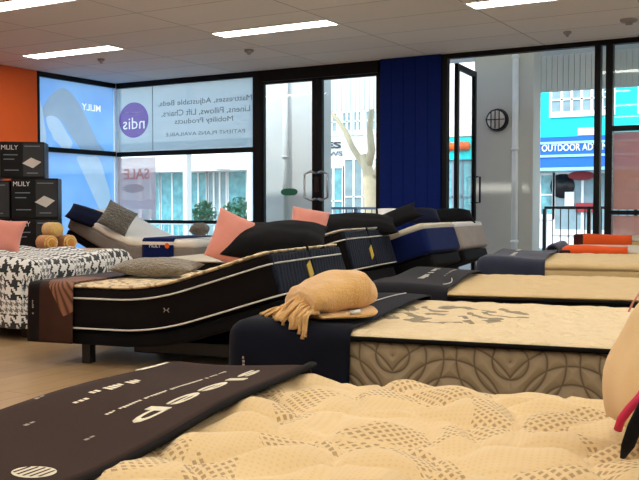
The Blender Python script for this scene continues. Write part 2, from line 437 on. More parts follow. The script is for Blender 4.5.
def text(name, body, mat, parent, o, xd, yd, width, height=None, ext=.0015, proj=None, bold=0, flat=False):
    cu = bpy.data.curves.new(name, 'FONT'); cu.body = body; cu.size = 1; cu.extrude = 0; cu.offset = bold; cu.resolution_u = 3
    tmp = bpy.data.objects.new('tmp', cu); C.objects.link(tmp)
    dg = bpy.context.evaluated_depsgraph_get(); me = bpy.data.meshes.new_from_object(tmp.evaluated_get(dg))
    bpy.data.objects.remove(tmp)
    xs = [v.co.x for v in me.vertices]; ys = [v.co.y for v in me.vertices]
    x0, x1, y0, y1 = min(xs), max(xs), min(ys), max(ys)
    sx = width/(x1-x0); sy = (height/(y1-y0)) if height else sx
    o, xd, yd = Vector(o), Vector(xd).normalized(), Vector(yd).normalized(); nd = xd.cross(yd)
    bm = bmesh.new(); bm.from_mesh(me)
    bmesh.ops.remove_doubles(bm, verts=bm.verts, dist=1e-5)
    if not flat:
        g = bmesh.ops.extrude_face_region(bm, geom=bm.faces[:])
        bmesh.ops.translate(bm, verts=[e for e in g['geom'] if isinstance(e, bmesh.types.BMVert)], vec=(0, 0, -1))
    for v in bm.verts:
        p = o + xd*((v.co.x-x0)*sx - width/2) + yd*((v.co.y-y0)*sy)
        if proj: p = proj(p, v.co.z < -.5)
        else: p = p + nd*(ext if v.co.z > -.5 else 0)
        v.co = p
    bpy.data.meshes.remove(me)
    return bmo(name, bm, mat, parent)

def drape(name, mat, parent, a0, a1, b0, b1, Lx, W, H, r=.05, fa=0., fb=0., step=.03, th=.006, top=None, waves=0, wk=14, clr=0):
    """sheet laid over a slab: a along the bed, b across; what reaches past an edge hangs down"""
    na, nb = max(2, int((a1-a0)/step)), max(2, int((b1-b0)/step)); vs = []; uvs = []
    for i in range(na+1):
        for j in range(nb+1):
            a = a0+(a1-a0)*i/na; b = b0+(b1-b0)*j/nb
            ca = max(r, min(Lx-r, a)); cb = max(r, min(W-r, b))
            ea, eb = a-ca, b-cb; e = sqrt(ea*ea+eb*eb); hang = max(abs(ea), abs(eb))
            z = H; x, y = ca, cb
            tz = top(ca, cb) if top else 0
            if e > 1e-6:
                dx, dy = ea/e, eb/e; q = r*pi/2
                ph = min(hang, q)/r; out = r*sin(ph); z -= r*(1-cos(ph))
                if hang > q:
                    d = hang-q; s = a*abs(dy)+b*abs(dx); out += waves*sin(s*wk+noise.noise(Vector((s*3, 1, 2)))*2)*min(1, d/.15) + .03*d; z -= d*cos(.03)
                k_ = min(1, hang/q); x += dx*(out+th*.5+clr*k_); y += dy*(out+th*.5+clr*k_); tz *= max(0, 1-e/q)
            vs.append(Vector((x, y, z+tz+th))); uvs.append((a, b))
    fs = []
    for i in range(na):
        for j in range(nb):
            k = i*(nb+1)+j; fs.append((k, k+nb+1, k+nb+2, k+1))
    me = bpy.data.meshes.new(name); me.from_pydata([tuple(v) for v in vs], [], fs); me.update()
    uv = me.uv_layers.new(name='UVMap')
    for lp in me.loops: uv.data[lp.index].uv = uvs[lp.vertex_index]
    o = link(name, me, mat, parent)
    m = o.modifiers.new('Solidify', 'SOLIDIFY'); m.thickness = th; m.offset = 1
    return o

def bed(name, label, cam, a, Lx, W, z0, T, keys=((0, 0),), side=None, top=None, tt=.06, puff=(.006, .12), pipes=(), base_t=.12, base_mat=None, leg_h=None, group=None, rp=.10, density=.03, cat='bed', toplab=None, calm=.44):
    X, Y = room(*cam); root = thing(name, label, cat, (X, Y, 0), TH-radians(a), group)
    P = Prof(z0, keys)
    nx, ny = int(Lx/density), int(W/density)
    f, fs, up = rbox(Lx, W, T-tt*.5, rp, .035, 40, 14, 4)
    mesh('mattress', bent(f, P), fs, side, root)
    vs, fs, up = rbox(Lx+.006, W+.006, tt, rp, tt*.48, nx, ny, 2)
    pf = puffy(puff[0], puff[1], seed=Lx*7+cam[1])
    for v, u in zip(vs, up):
        v.x -= .003; v.y -= .003; v.z += T-tt + (pf(v.x, v.y)*u*(min(1, max(.12, (v.x-calm)/.05)) if calm else 1) if u > 0 else 0)
    o = mesh('pillow_top', bent(vs, P), fs, top, root)
    if toplab: o['label'] = toplab
    for h, r, m, off in pipes: ring(P, Lx, W, h, off+.006, rp, r, m, root)
    # base under the mattress
    f, fs, up = rbox(Lx-.06, W-.06, base_t, .06, .02, 40, 8, 2)
    for v in f: v.x += .03; v.y += .03; v.z -= base_t+.004
    mesh('bed_base', bent(f, P), fs, base_mat or M['black_cloth'], root)
    flat_len = Lx if len(keys) == 1 else None
    xs = [.16, Lx-.2] if not hasattr(bed, 'xs') else bed.xs
    for x in xs:
        zt = P(x, -base_t)[1]+.0
        xx = P(x, -base_t)[0]
        for y in (.16, W-.16):
            bm = bmesh.new(); addbox(bm, xx-.035, xx+.035, y-.035, y+.035, 0, zt+.01, bev=.006); bmo('leg', bm, M['black'], root)
    return root, P, pf

# ------------------------------------------------------------------ room shell
struct(box('floor', (XL-.1, 5.2, -4.2, YW+.1, -.12, 0), M['floor']))
struct(box('ceiling', (XL-.2, 5.4, -4.4, YW+.2, CH, CH+.25), M['tiles']))
struct(box('wall_right', (5.0, 5.2, -4.2, YW+.1, 0, CH), M['wall']))
struct(box('wall_front', (XL-.1, 5.2, -4.2, -4.0, 0, CH), M['wall']))
yo = on_x(39, 100, XL)[0]
struct(box('wall_left', (XL-.16, XL, -4.2, yo, 0, CH), M['orange']))

def bar(x0, x1, z0, z1, y0=YW-.04, y1=YW+.05): return (x0, x1, y0, y1, z0, z1)
from mathutils.geometry import delaunay_2d_cdt
def text2d(body, cx, cy, width, height, mirror=False, bold=0):
    cu = bpy.data.curves.new('t', 'FONT'); cu.body = body; cu.size = 1; cu.offset = bold; cu.resolution_u = 2
    tmp = bpy.data.objects.new('tmp', cu); C.objects.link(tmp)
    me = bpy.data.meshes.new_from_object(tmp.evaluated_get(bpy.context.evaluated_depsgraph_get())); bpy.data.objects.remove(tmp)
    xs = [v.co.x for v in me.vertices]; ys = [v.co.y for v in me.vertices]; a, b, c, d = min(xs), max(xs), min(ys), max(ys)
    sx = width/(b-a)*(-1 if mirror else 1); sy = height/(d-c)
    out = [[(cx+(me.vertices[i].co.x-(a+b)/2)*sx, cy+(me.vertices[i].co.y-(c+d)/2)*sy) for i in p.vertices] for p in me.polygons]
    bpy.data.meshes.remove(me); return out
def smooth_poly(pts, n=3):
    P = []
    for i in range(len(pts)):
        p0, p1, p2, p3 = (Vector(pts[(i+k-1) % len(pts)]) for k in range(4))
        for j in range(n):
            t = j/n; P.append(tuple(.5*((2*p1)+(p2-p0)*t+(2*p0-5*p1+4*p2-p3)*t*t+(3*p1-p0-3*p2+p3)*t**3)))
    return P
AMIN = 1e-5
def layered(layers, to3, parent):
    """one sheet of printed film cut into its differently coloured fields"""
    vs = []; fs = []; ly = []
    for k, (nm, mt, polys) in enumerate(layers):
        for p in polys:
            ar = sum(p[i-1][0]*p[i][1]-p[i][0]*p[i-1][1] for i in range(len(p)))/2
            if abs(ar) < AMIN: continue
            if ar < 0: p = p[::-1]
            fs.append(list(range(len(vs), len(vs)+len(p)))); ly.append(k); vs += [Vector(q) for q in p]
    ov, oe, of, _, _, ids = delaunay_2d_cdt(vs, [], fs, 1, 1e-5)
    for k, (nm, mt, polys) in enumerate(layers):
        ff = [f for f, i in zip(of, ids) if i and max(ly[q] for q in i) == k]
        if not ff: continue
        used = sorted({q for f in ff for q in f}); mp = {q: n for n, q in enumerate(used)}
        mesh(nm, [to3(ov[q]) for q in used], [tuple(mp[q] for q in f) for f in ff], mt, parent, smooth=False)
# left wall window: frame, glass, printed film
w1 = sempty('window_1')
boxes('window_frame', [(XL-.09, XL, yo, yo+.05, 0, CH), (XL-.09, XL, yo+.05, YW-.03, CH-.07, CH), (XL-.09, XL, yo+.05, YW-.03, 1.89, 1.96),
      (XL-.09, XL, yo+.05, YW-.03, 0, .09)], M['frame'], w1)
box('glass', (XL-.06, XL-.05, yo+.05, YW, .09, CH-.07), M['glass'], w1)
blue = film('blue_sky_film', (84, 146, 222), .06, (140, 192, 232), 1.2)
hair = film('grey_hair_film', (124, 148, 172), .06, (140, 164, 184), 3)
skin = film('pale_skin_film', (172, 196, 218), .06, (156, 184, 206), 5)
def lp(pts): return smooth_poly([(min(max(on_x(u, v, XL)[0], yo+.052), YW-.032), min(on_x(u, v, XL)[1], CH-.075)) for u, v in pts])
ylog, zlog = on_x(95, 108, XL)
layered([('window_film', blue, [[(yo+.05, .09), (YW-.03, .09), (YW-.03, CH-.07), (yo+.05, CH-.07)]]),
  ('figure_print', hair, [lp([(46, 112), (52, 99), (60, 91), (69, 89), (78, 97), (86, 110), (94, 127), (101, 142), (108, 152), (98, 153), (88, 152), (80, 144), (72, 132), (64, 120), (56, 116), (50, 118)])]),
  ('figure_print', skin, [lp([(50, 118), (56, 116), (63, 120), (70, 132), (76, 143), (72, 150), (66, 148), (61, 143), (57, 139), (55, 133), (52, 128)]), lp([(80, 157), (92, 157), (102, 158), (108, 176), (113, 195), (114, 214), (107, 216), (100, 204), (92, 186), (85, 170)]), lp([(41, 100), (46, 108), (48, 122), (50, 138), (46, 150), (41, 150)])]),
  ('logo_print', film('white_film_print', (250, 252, 255), .1), text2d('MLILY', ylog, zlog, .40, .10, mirror=True, bold=.015))],
  lambda p: (XL-.045, p[0], p[1]), w1)
struct(box('trim_1', (XL-.09, XL+.02, YW-.02, YW+.07, 0, CH), M['pipe']))

# back wall: left window
bl = on_y(255, 83, YW)[0]; br = on_y(262, 83, YW)[0]
w2 = sempty('window_2')
boxes('window_frame', [bar(XL+.02, bl, CH-.08, CH), bar(XL+.02, bl, 1.88, 1.95), bar(XL+.02, bl, .84, .89), bar(XL+.02, bl, 0, .09), bar(bl, br+.02, 0, CH)], M['frame'], w2)
box('glass', (XL+.02, bl, YW+.005, YW+.015, .09, CH-.08), M['glass'], w2)
pale = film('pale_blue_film', (182, 202, 214), .08, (192, 210, 220), 1)
x156 = on_y(154, 110, YW)[0]
cxp, czp = on_y(135, 120.5, YW)
layered([('window_film', pale, [[(XL+.03, 1.94), (bl, 1.94), (bl, CH-.075), (XL+.03, CH-.075)]]),
  ('badge_print', film('purple_film', (112, 82, 168), .05, (124, 94, 178)), [[(cxp+.30*cos(2*pi*i/48), czp+.275*sin(2*pi*i/48)) for i in range(48)]]),
  ('badge_text', film('white_badge_print', (236, 236, 246), .2), text2d('ndis', cxp, czp-.05, .44, .18, mirror=True))],
  lambda p: (p[0], YW-.002, p[1]), w2)
text('badge_text', 'I support the', film('pale_violet_film', (250, 240, 255), .6), w2, (cxp, YW-.006, czp+.09), (-1, 0, 0), (0, 0, 1), .38, .05, flat=True)
x156 = on_y(154, 110, YW)[0]
box('film_seam', (x156-.006, x156+.006, YW-.005, YW-.003, 1.95, CH-.08), M['text_g'], w2)
for body, u0, u1, v, h in (('Mattresses, Adjustable Beds,', 160, 253, 106, .105), ('Linens, Pillows, Lift Chairs,', 163, 251, 116, .105), ('Mobility Products', 176, 234, 125, .10), ('PATIENT PLANS AVAILABLE', 167, 246, 135.5, .055)):
    X0, Z0 = on_y(u0, v, YW); X1, Z1 = on_y(u1, v-1, YW)
    text('window_lettering', body, M['text_g'], w2, ((X0+X1)/2, YW-.008, (Z0+Z1)/2), (-1, 0, 0), (0, 0, 1), abs(X1-X0), h, flat=True)
# sale poster in the lower left pane
xa, za = on_y(119, 156, YW); xb, zb = on_y(157, 228, YW)
pst = film('faded_pink_poster_film', (214, 174, 178), .2, (194, 182, 196), 3)
def sheet(name, x0, x1, z0, z1, y, mat, parent=None): return mesh(name, [(x0, y, z0), (x1, y, z0), (x1, y, z1), (x0, y, z1)], [(0, 1, 2, 3)], mat, parent, smooth=False)
sp = sheet('sale_poster', xa, xb, .9, 1.86, YW-.004, pst)
tag(sp, 'faded pink sale poster seen from behind in the back window', 'poster')
redf = film('red_film', (226, 150, 148), .2)
text('poster_text', 'SALE', redf, sp, ((xa+xb)/2, YW-.011, 1.52), (-1, 0, 0), (0, 0, 1), .52, .17, bold=.02, flat=True)
sheet('poster_band', xa+.04, xb-.04, 1.06, 1.2, YW-.008, film('lilac_film', (230, 228, 240), .3), sp)
bm = bmesh.new(); vs = [bm.verts.new((xa+.32+.22*cos(2*pi*i/24)*(1+.2*sin(3*i)), YW-.008, 1.38+.07*sin(2*pi*i/24))) for i in range(24)]; bm.faces.new(vs); bmo('poster_print', bm, film('grey_film', (190, 180, 186), .3), sp)

# double glass door
dl, dr = on_y(265, 83, YW)[0], on_y(378, 74, YW)[0]; m0, m1 = on_y(313, 80, YW)[0], on_y(324, 80, YW)[0]; bx0 = on_y(383, 63, YW)[0]; bx1 = on_y(443, 58, YW)[0]
mm = (m0+m1)/2
d1 = sempty('door_1')
boxes('door_frame', [bar(br+.02, dl-.02, 0, CH), bar(br+.02, bx0, 2.87, CH), bar(dr+.02, bx0, 0, CH)], M['frame'], d1)
for k, (xa, xb) in enumerate(((dl-.02, mm-.004), (mm+.004, dr+.02))):
    s = .075
    inner0 = xa+(.03 if k == 0 else s); inner1 = xb-(s if k == 0 else .03)
    lf = boxes('door_leaf', [(xa, inner0, YW-.03, YW+.03, .01, 2.865), (inner1, xb, YW-.03, YW+.03, .01, 2.865), (inner0, inner1, YW-.03, YW+.03, 2.83, 2.865), (inner0, inner1, YW-.03, YW+.03, .01, .14)], M['frame'], d1)
    box('glass', (inner0, inner1, YW-.004, YW+.004, .14, 2.83), M['glass'], lf)
    hx = mm+(-.10 if k == 0 else .13)-(.0); w = .15*(-1 if k == 0 else 1)
    x1 = mm+(-.01 if k == 0 else .06)
    tube('door_handle', [(x1, YW-.03, 1.2), (x1, YW-.09, 1.2), (x1+w*.3, YW-.10, 1.18), (x1+w, YW-.10, 1.22), (x1+w, YW-.10, 1.54), (x1+w*.3, YW-.10, 1.58), (x1, YW-.09, 1.56), (x1, YW-.03, 1.56)], .016, M['steel'], lf)
box('lock_plate', (mm-.03, mm+.03, YW-.045, YW-.03, 1.3, 1.5), M['black'], d1)
gx, gz = on_y(290, 192, YW)
st = boxes('green_sticker', [], M['green']); bpy.data.objects.remove(st)
bm = bmesh.new(); bmesh.ops.create_cone(bm, cap_ends=True, segments=32, radius1=1, radius2=1, depth=1); bmesh.ops.rotate(bm, verts=bm.verts, matrix=Matrix.Rotation(pi/2, 3, 'X')); 
for v in bm.verts:
    x = v.co.x; zz = v.co.z; k = abs(x)**.6*(1 if x > 0 else -1); v.co = Vector((gx+k*.14, YW-.007+v.co.y*.002, gz+zz*.05))
tag(bmo('door_sticker', bm, M['green']), 'small green oval sticker on the left glass door leaf', 'sticker')
cx0, cz0 = on_y(290, 192.6, YW)
text('sticker_text', 'OPEN', M['pipe'], bpy.data.objects['door_sticker'], (cx0, YW-.013, cz0-.012), (-1, 0, 0), (0, 0, 1), .10, .024) if False else None

# blue boarded wall
bm = bmesh.new(); n = 5
for i in range(n):
    w = (bx1-bx0)/n; addbox(bm, bx0+i*w+.003, bx0+(i+1)*w-.003, YW-.09, YW+.09, 0, CH, bev=.004)
addbox(bm, bx0+.002, bx1-.002, YW-.08, YW+.08, 0, CH)
struct(bmo('wall_back', bm, M['bluewall']))

# right hand glazing
px0, px1 = on_y(596, 42, YW)[0], on_y(608, 42, YW)[0]
w3 = sempty('window_3')
XR = 5.0
boxes('window_frame', [bar(bx1, bx1+.07, 0, CH), bar(bx1+.07, XR, CH-.06, CH), bar(px0-.02, px0+.05, 0, CH-.06), bar(px1-.03, px1+.05, 0, CH-.06), bar(px1+.05, XR, 1.97, 2.03), bar(px1+.05, XR, 1.0, 1.05),
      bar(bx1+.07, XR, 0, .08), bar(-.4, -.3, 0, CH-.06), bar(2.2, 2.3, 0, CH-.06)], M['frame'], w3)
box('glass', (px1+.05, XR, YW+.005, YW+.015, .08, CH-.06), M['glass'], w3)
box('glass', (px0+.05, px1-.03, YW+.005, YW+.015, .08, CH-.06), M['glass'], w3)
ps = film('brown_pink_film', (214, 140, 120), .05, (222, 156, 138), 3)
rp_ = sheet('back_window_poster', px1+.06, -.45, 1.06, 1.96, YW-.003, ps); tag(rp_, 'large brown pink poster film on the right window above the low rail', 'poster')
rq_ = sheet('back_window_poster', px1+.06, -.45, .1, .99, YW-.003, ps); tag(rq_, 'brown pink poster film on the right window below the low rail', 'poster')
sheet('poster_print', px1+.20, -.7, 1.28, 1.42, YW-.007, film('pale_pink_film', (240, 222, 216), .5), rp_)

# open door leaf beyond the opening
hx, hy = on_y(451, 60, YW+.1)[0], YW+.1
d2 = sempty('door_2'); d2.location = (bx1+.13, YW+.12, 0)
ex = on_y(474, 72, YW+.1)
d2.rotation_euler = (0, 0, radians(95))
lw = .88
lf = boxes('door_leaf', [(0, .07, -.025, .025, .02, 2.93), (lw-.07, lw, -.025, .025, .02, 2.93), (.07, lw-.07, -.025, .025, 2.86, 2.93), (.07, lw-.07, -.025, .025, .02, .14)], M['frame'], d2)
box('glass', (.07, lw-.07, -.004, .004, .14, 2.86), M['glass'], lf)
tube('door_handle', [(lw-.05, -.03, 1.15), (lw-.05, -.09, 1.15), (lw-.05, -.09, 1.5), (lw-.05, -.03, 1.5)], .014, M['black'], lf)

# ------------------------------------------------------------------ ceiling fittings
lamps = [(-9.25, 8.3, 'leftmost long ceiling light, nearest the orange wall'), (-6.25, 8.3, 'long ceiling light in front of the double glass door'),
         (-3.25, 8.3, 'long ceiling light at the top right, cut by the frame'), (-7.75, 6.05, 'ceiling light at the top left corner, cut by the frame')]
l0 = None
for i, (x, y, lab) in enumerate(lamps + [(X, Y, None) for Y in (6.05, 3.8, 1.55, -.7, -2.9) for X in (-7.75, -4.75, -1.75, 1.25) if not (Y == 6.05 and X == -7.75)] + [(-.25, 8.3, None), (2.75, 8.3, None)]):
    if l0 is None:
        l0 = thing('ceiling_light', 'x', 'ceiling light', (x, y, CH)); kids = [boxes('frame', [(0, 1.5, 0, .02, -.012, .004), (0, 1.5, .28, .3, -.012, .004), (0, .02, .02, .28, -.012, .004), (1.48, 1.5, .02, .28, -.012, .004)], M['lampframe'], l0),
                box('diffuser', (.02, 1.48, .02, .28, -.008, .002), M['lamp'], l0)]; t = l0
    else:
        t = l0.copy(); C.objects.link(t); t.location = (x, y, CH)
        for k in kids: c = k.copy(); C.objects.link(c); c.parent = t
    t['label'] = lab or 'white rectangular ceiling light panel outside the picture, above the shop floor'
    t['group'] = 'ceiling lights' if lab else 'ceiling lights behind the camera'
for u, v, lab, r in ((250, 51, 'small round ceiling sensor before the double glass door', .06), (566, 33, 'small round ceiling sensor right of the open door', .045), (627, 21, 'larger ceiling sensor near the right edge of the picture', .09), (103, 60, 'tiny ceiling sensor behind the leftmost light', .045)):
    z = F*(CH-EYE)/(HZ-v); X, Y = room((u-320)/F*z, z)
    prof = [(r, 0), (r, -.015), (r*.8, -.03), (r*.45, -.035), (r*.4, -.055), (.001, -.06)]
    vs = []; fs = []
    for i, (rr, zz) in enumerate(prof):
        for k in range(16): vs.append((rr*cos(2*pi*k/16), rr*sin(2*pi*k/16), zz))
    for i in range(len(prof)-1):
        for k in range(16): fs.append((i*16+k, i*16+(k+1) % 16, (i+1)*16+(k+1) % 16, (i+1)*16+k))
    o = mesh('ceiling_sensor', vs, fs, plain('sensor_grey', (150, 150, 150), .5), loc=(X, Y, CH)); tag(o, lab, 'sensor', 'ceiling sensors')

# ------------------------------------------------------------------ beds
WP = M['piping']; DP = M['dpiping']
# 1 foreground
bed.xs = [.16, 1.85]
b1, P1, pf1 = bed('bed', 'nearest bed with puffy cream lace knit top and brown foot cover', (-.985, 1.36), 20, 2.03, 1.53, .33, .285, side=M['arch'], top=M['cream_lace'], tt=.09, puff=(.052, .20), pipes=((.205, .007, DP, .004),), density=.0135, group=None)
top1 = .615
def wav1(a, b): return .010*sin(a*9+b*2.2)+.006*sin(b*7+1)+.004
cv = drape('foot_cover', M['brown_cloth'], b1, -.42, .47, -.25, 1.53+.30, 2.03, 1.53, top1+.01, r=.06, top=wav1, step=.02)
cv['label'] = 'brown printed foot cover with black edging'
def on1(p, low):
    return Vector((p.x, p.y, top1+.01+wav1(p.x, p.y)+.0135+(-.006 if low else 0)))
# edging of the cover
pts = [Vector((.47, b, top1+.014+wav1(.47, b))) for b in [i*.05+.03 for i in range(31)]]
tube('edging', pts, .015, DP, cv, flat=.5)
ptsL = [Vector((.012, b, top1+.004)) for b in [i*.05+.06 for i in range(29)]]
# text read from the foot: runs from the far side to the near side
text('lettering', 'sleep', M['text_w'], cv, (.32, 1.07, 0), (0, -1, 0), (1, 0, 0), .64, .070, proj=on1, bold=.002)
def scribble(parent, mat, x, y0, y1, h, n, proj, seed):
    rnd = random.Random(seed); bm = bmesh.new(); y = y0; st = (y1-y0)/n
    for i in range(n):
        if rnd.random() < .14: continue
        a = y0+st*i; b = a+st*.72; hh = h*rnd.uniform(.5, 1)
        q = [proj(Vector((x, a, 0)), False), proj(Vector((x+hh, a, 0)), False), proj(Vector((x+hh, b, 0)), False), proj(Vector((x, b, 0)), False)]
        vs = [bm.verts.new(v) for v in q]; bm.faces.new(vs)
    return bmo('small_print', bm, mat, parent)
scribble(cv, M['text_w'], .262, .78, 1.38, .010, 44, on1, 3)
scribble(cv, M['text_w'], .125, .92, 1.14, .028, 11, on1, 4)
scribble(cv, M['text_w'], .15, .82, .88, .012, 3, on1, 5)
for (x, y) in ((.06, .80), (.17, .62), (.33, .60), (.12, .42)):
    scribble(cv, M['grey_side'], x, y, y+.04, .010, 2, on1, int(x*100))
# round emblem near the frame's corner
em = []
bm = bmesh.new()
ecx, ecy = .385, .375
vs = [bm.verts.new(on1(Vector((ecx+.038*cos(2*pi*i/32), ecy+.038*sin(2*pi*i/32), 0)), False)) for i in range(32)]; bm.faces.new(vs)
bmo('emblem', bm, M['text_w'], cv)
bm = bmesh.new()
for i in range(5):
    x = ecx-.026+.013*i; d = .031*sqrt(max(0, 1-((x-ecx)/.038)**2))
    q = [Vector((x-.0025, ecy-d, 0)), Vector((x+.0025, ecy-d, 0)), Vector((x+.0025, ecy+d, 0)), Vector((x-.0025, ecy+d, 0))]
    vs = [bm.verts.new(on1(v, False)+Vector((0, 0, .001))) for v in q]; bm.faces.new(vs)
bmo('emblem_stripes', bm, M['brown_cloth'], cv)
tube('pale_edge', [on1(Vector((.036, b, 0)), False)+Vector((0, 0, -.008)) for b in [1.30+.02*i for i in range(9)]], .012, M['text_w'], cv, flat=.4, k=8)
# 2 bed with arched border
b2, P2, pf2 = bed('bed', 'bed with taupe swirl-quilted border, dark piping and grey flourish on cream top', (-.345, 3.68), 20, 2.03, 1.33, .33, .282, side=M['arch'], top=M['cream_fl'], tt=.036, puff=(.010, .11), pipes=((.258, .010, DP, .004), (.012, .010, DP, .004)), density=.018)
c2 = drape('foot_cover', M['navy_cloth'], b2, -.36, .50, -.42, 1.33+.02, 2.03, 1.33, .624, r=.045, top=lambda a, b: .008*sin(a*8+b*4), step=.02, clr=.022)
c2['label'] = 'navy black foot cover with fine white lines'
def on2(a, b, z=.0): return Vector((a, b, .624+.008*sin(a*8+b*4)+.016+z))
tube('white_line', [on2(.10+.05*sin(b*2.4), b) for b in [i*.05+.1 for i in range(24)]], .003, WP, c2, k=6)
tube('white_line', [on2(.40-.10*sin(b*2.0+.5), b) for b in [i*.05+.5 for i in range(16)]], .0025, WP, c2, k=6)
text('side_lettering', 'SLEEP SYSTEM', M['text_w'], c2, (.07, -.022, .42), (0, 0, 1), (-1, 0, 0), .20, .014) if False else scribble(c2, M['grey_side'], 0, 0, .16, .012, 11, lambda p, l: Vector((.06+p.x, -.048, .36+p.y)), 9)
scribble(c2, M['grey_side'], 0, 0, .06, .012, 5, lambda p, l: Vector((.40+p.x, -.048, .34+p.y)), 10)
# 3
b3, P3, pf3 = bed('bed', 'cream bed with plain black border behind the swirl-quilted bed, charcoal foot cover', (.235, 5.24), 17, 2.03, 1.50, .33, .29, side=M['black_cloth'], top=M['cream'], tt=.034, puff=(.014, .14), pipes=((.255, .008, DP, .004),), density=.022)
c3 = drape('foot_cover', M['charcoal_cloth'], b3, -.4, .50, -.30, 1.50+.02, 2.03, 1.50, .636, r=.05, top=lambda a, b: .010*sin(a*7+b*5)+.004, step=.025, clr=.022)
def on3(p, l=False): return Vector((p.x, p.y, .636+.010*sin(p.x*7+p.y*5)+.022))
tube('white_line', [on3(Vector((.44+.03*sin(b*6), b, 0))) for b in [i*.05 for i in range(2, 12)]], .003, WP, c3, k=6)
scribble(c3, M['piping'], .22, .55, 1.2, .05, 11, on3, 21)
scribble(c3, M['grey_side'], .36, .7, 1.2, .02, 11, on3, 22)
# 4
b4, P4, pf4 = bed('bed', 'cream bed behind the plain black bordered one, slate blue foot cover', (1.17, 6.86), 18, 2.03, 1.45, .38, .31, side=M['cream'], top=M['cream'], tt=.08, puff=(.016, .15), density=.026)
c4 = drape('foot_cover', M['slate_cloth'], b4, -.4, .50, -.30, 1.45+.02, 2.03, 1.45, .695, r=.05, top=lambda a, b: .010*sin(a*9+b*6)+.01, step=.03)
def on4(p, l=False): return Vector((p.x, p.y, .695+.010*sin(p.x*9+p.y*6)+.028))
scribble(c4, M['piping'], .2, .35, 1.1, .05, 12, on4, 23)
# 5, 6 orange ended beds
b5, P5, pf5 = bed('bed', 'cream bed with orange foot cover in front, beside the grey roll', (2.22, 8.38), 20, 2.0, 1.15, .46, .25, side=M['cream'], top=M['creamg'], tt=.06, puff=(.006, .12), group=None, density=.04)
c5 = drape('foot_cover', M['orange_cloth'], b5, -.16, .56, -.14, .10, 2.0, 1.15, .715, r=.04, step=.04, th=.012, top=lambda a, b: .006*sin(a*9+b*6))
box('cover_corner', (-.03, .07, -.03, .12, .58, .70), M['maroon'], c5, bev=.015)
b6, P6, pf6 = bed('bed', 'cream bed with orange foot cover furthest back, under the right window', (2.74, 9.80), 20, 2.0, .85, .52, .25, side=M['cream'], top=M['creamg'], tt=.06, puff=(.006, .12), density=.04)
c6 = drape('foot_cover', M['orange_cloth'], b6, -.16, .56, -.11, .10, 2.0, .85, .775, r=.04, step=.04, th=.012, top=lambda a, b: .006*sin(a*9+b*6))
box('cover_corner', (-.03, .07, -.03, .12, .68, .80), M['maroon'], c6, bev=.015)
# grey roll at their foot, resting on a low bench
X, Y = room(2.10, 8.30)
rl = thing('rolled_mat', 'grey rolled mat with dark hollow end at the foot of the orange covered beds', 'rolled mat', (X, Y, 0), TH-radians(20))
tube('roll', [(0, y, .70) for y in (0, .02, .3, .6, .9, 1.0, 1.02)], .055, M['slate_cloth'], rl, k=20, rs=[.048, .055, .055, .055, .055, .055, .048])
tube('roll_end', [(0, -.004, .70), (0, .002, .70)], .04, M['black_cloth'], rl, k=20)
X, Y = room(2.10, 8.30)
bn = thing('bench', 'narrow black bench carrying the grey rolled mat', 'bench', (X, Y, 0), TH-radians(20))
box('bench_top', (-.09, .09, .05, .95, .60, .643), M['black'], bn, bev=.008)
for x in (-.06, .06):
    for y in (.1, .9): box('leg', (x-.02, x+.02, y-.02, y+.02, 0, .60), M['black'], bn)

# A: black adjustable bed with raised head
bed.xs = [.37, 1.6]
keyA = ((0, 0), (.70, 0), (1.3, 17), (3, 18))
bA, PA, pfA = bed('adjustable_bed', 'long black bed with raised head, two white pipings and brown cover on its foot', (-2.02, 6.40), 21, 1.93, 1.38, .245, .32, keys=keyA, side=M['dark_side'], top=M['cream_pat'], tt=.034, puff=(.006, .10), pipes=((.225, .006, WP, .004), (.02, .006, WP, .004)), base_t=.10, density=.03)
box('base_frame', (.62, 1.55, .34, 1.04, .06, .16), M['black'], bA, bev=.01)
bed.xs = [.35, 1.3]
def head_panel(root, P, Lx, W, T, mat, tagy, h0=.03, h1=None):
    h1 = h1 or T-.035
    f, fs, _ = rbox(.03, W-.10, h1-h0, .012, .012, 1, 10, 4)
    for v in f: v.x += Lx-.022; v.y += .05; v.z += h0
    o = mesh('head_border', bent(f, P), fs, mat, root); o['label'] = 'charcoal fluted head end'
    bm = bmesh.new(); addbox(bm, Lx+.008, Lx+.016, tagy-.05, tagy+.03, .10, .20, bev=.002)
    for v in bm.verts: x, z = P(v.co.x, v.co.z+(v.co.y-tagy)*.4); v.co.x = x; v.co.z = z
    bmo('yellow_tag', bm, M['yellow'], root)
    bm = bmesh.new(); addbox(bm, Lx-.002, Lx+.012, W*.5-.008, W*.5+.008, h0, h1+.04)
    for v in bm.verts: x, z = P(v.co.x, v.co.z); v.co.x = x; v.co.z = z
    bmo('strap', bm, M['black_cloth'], root)
head_panel(bA, PA, 1.93, 1.38, .32, M['flute'], .62)
for xx in (.18, 1.12):   # little cross emblem on the side
    for s in (1, -1):
        x, z = PA(xx, .13)
        tube('side_emblem', [(x-.02, -.004, z-.014*s), (x-.008, -.005, z), (x+.008, -.005, z), (x+.02, -.004, z+.014*s)], .0025, M['grey_side'], bA, k=6)
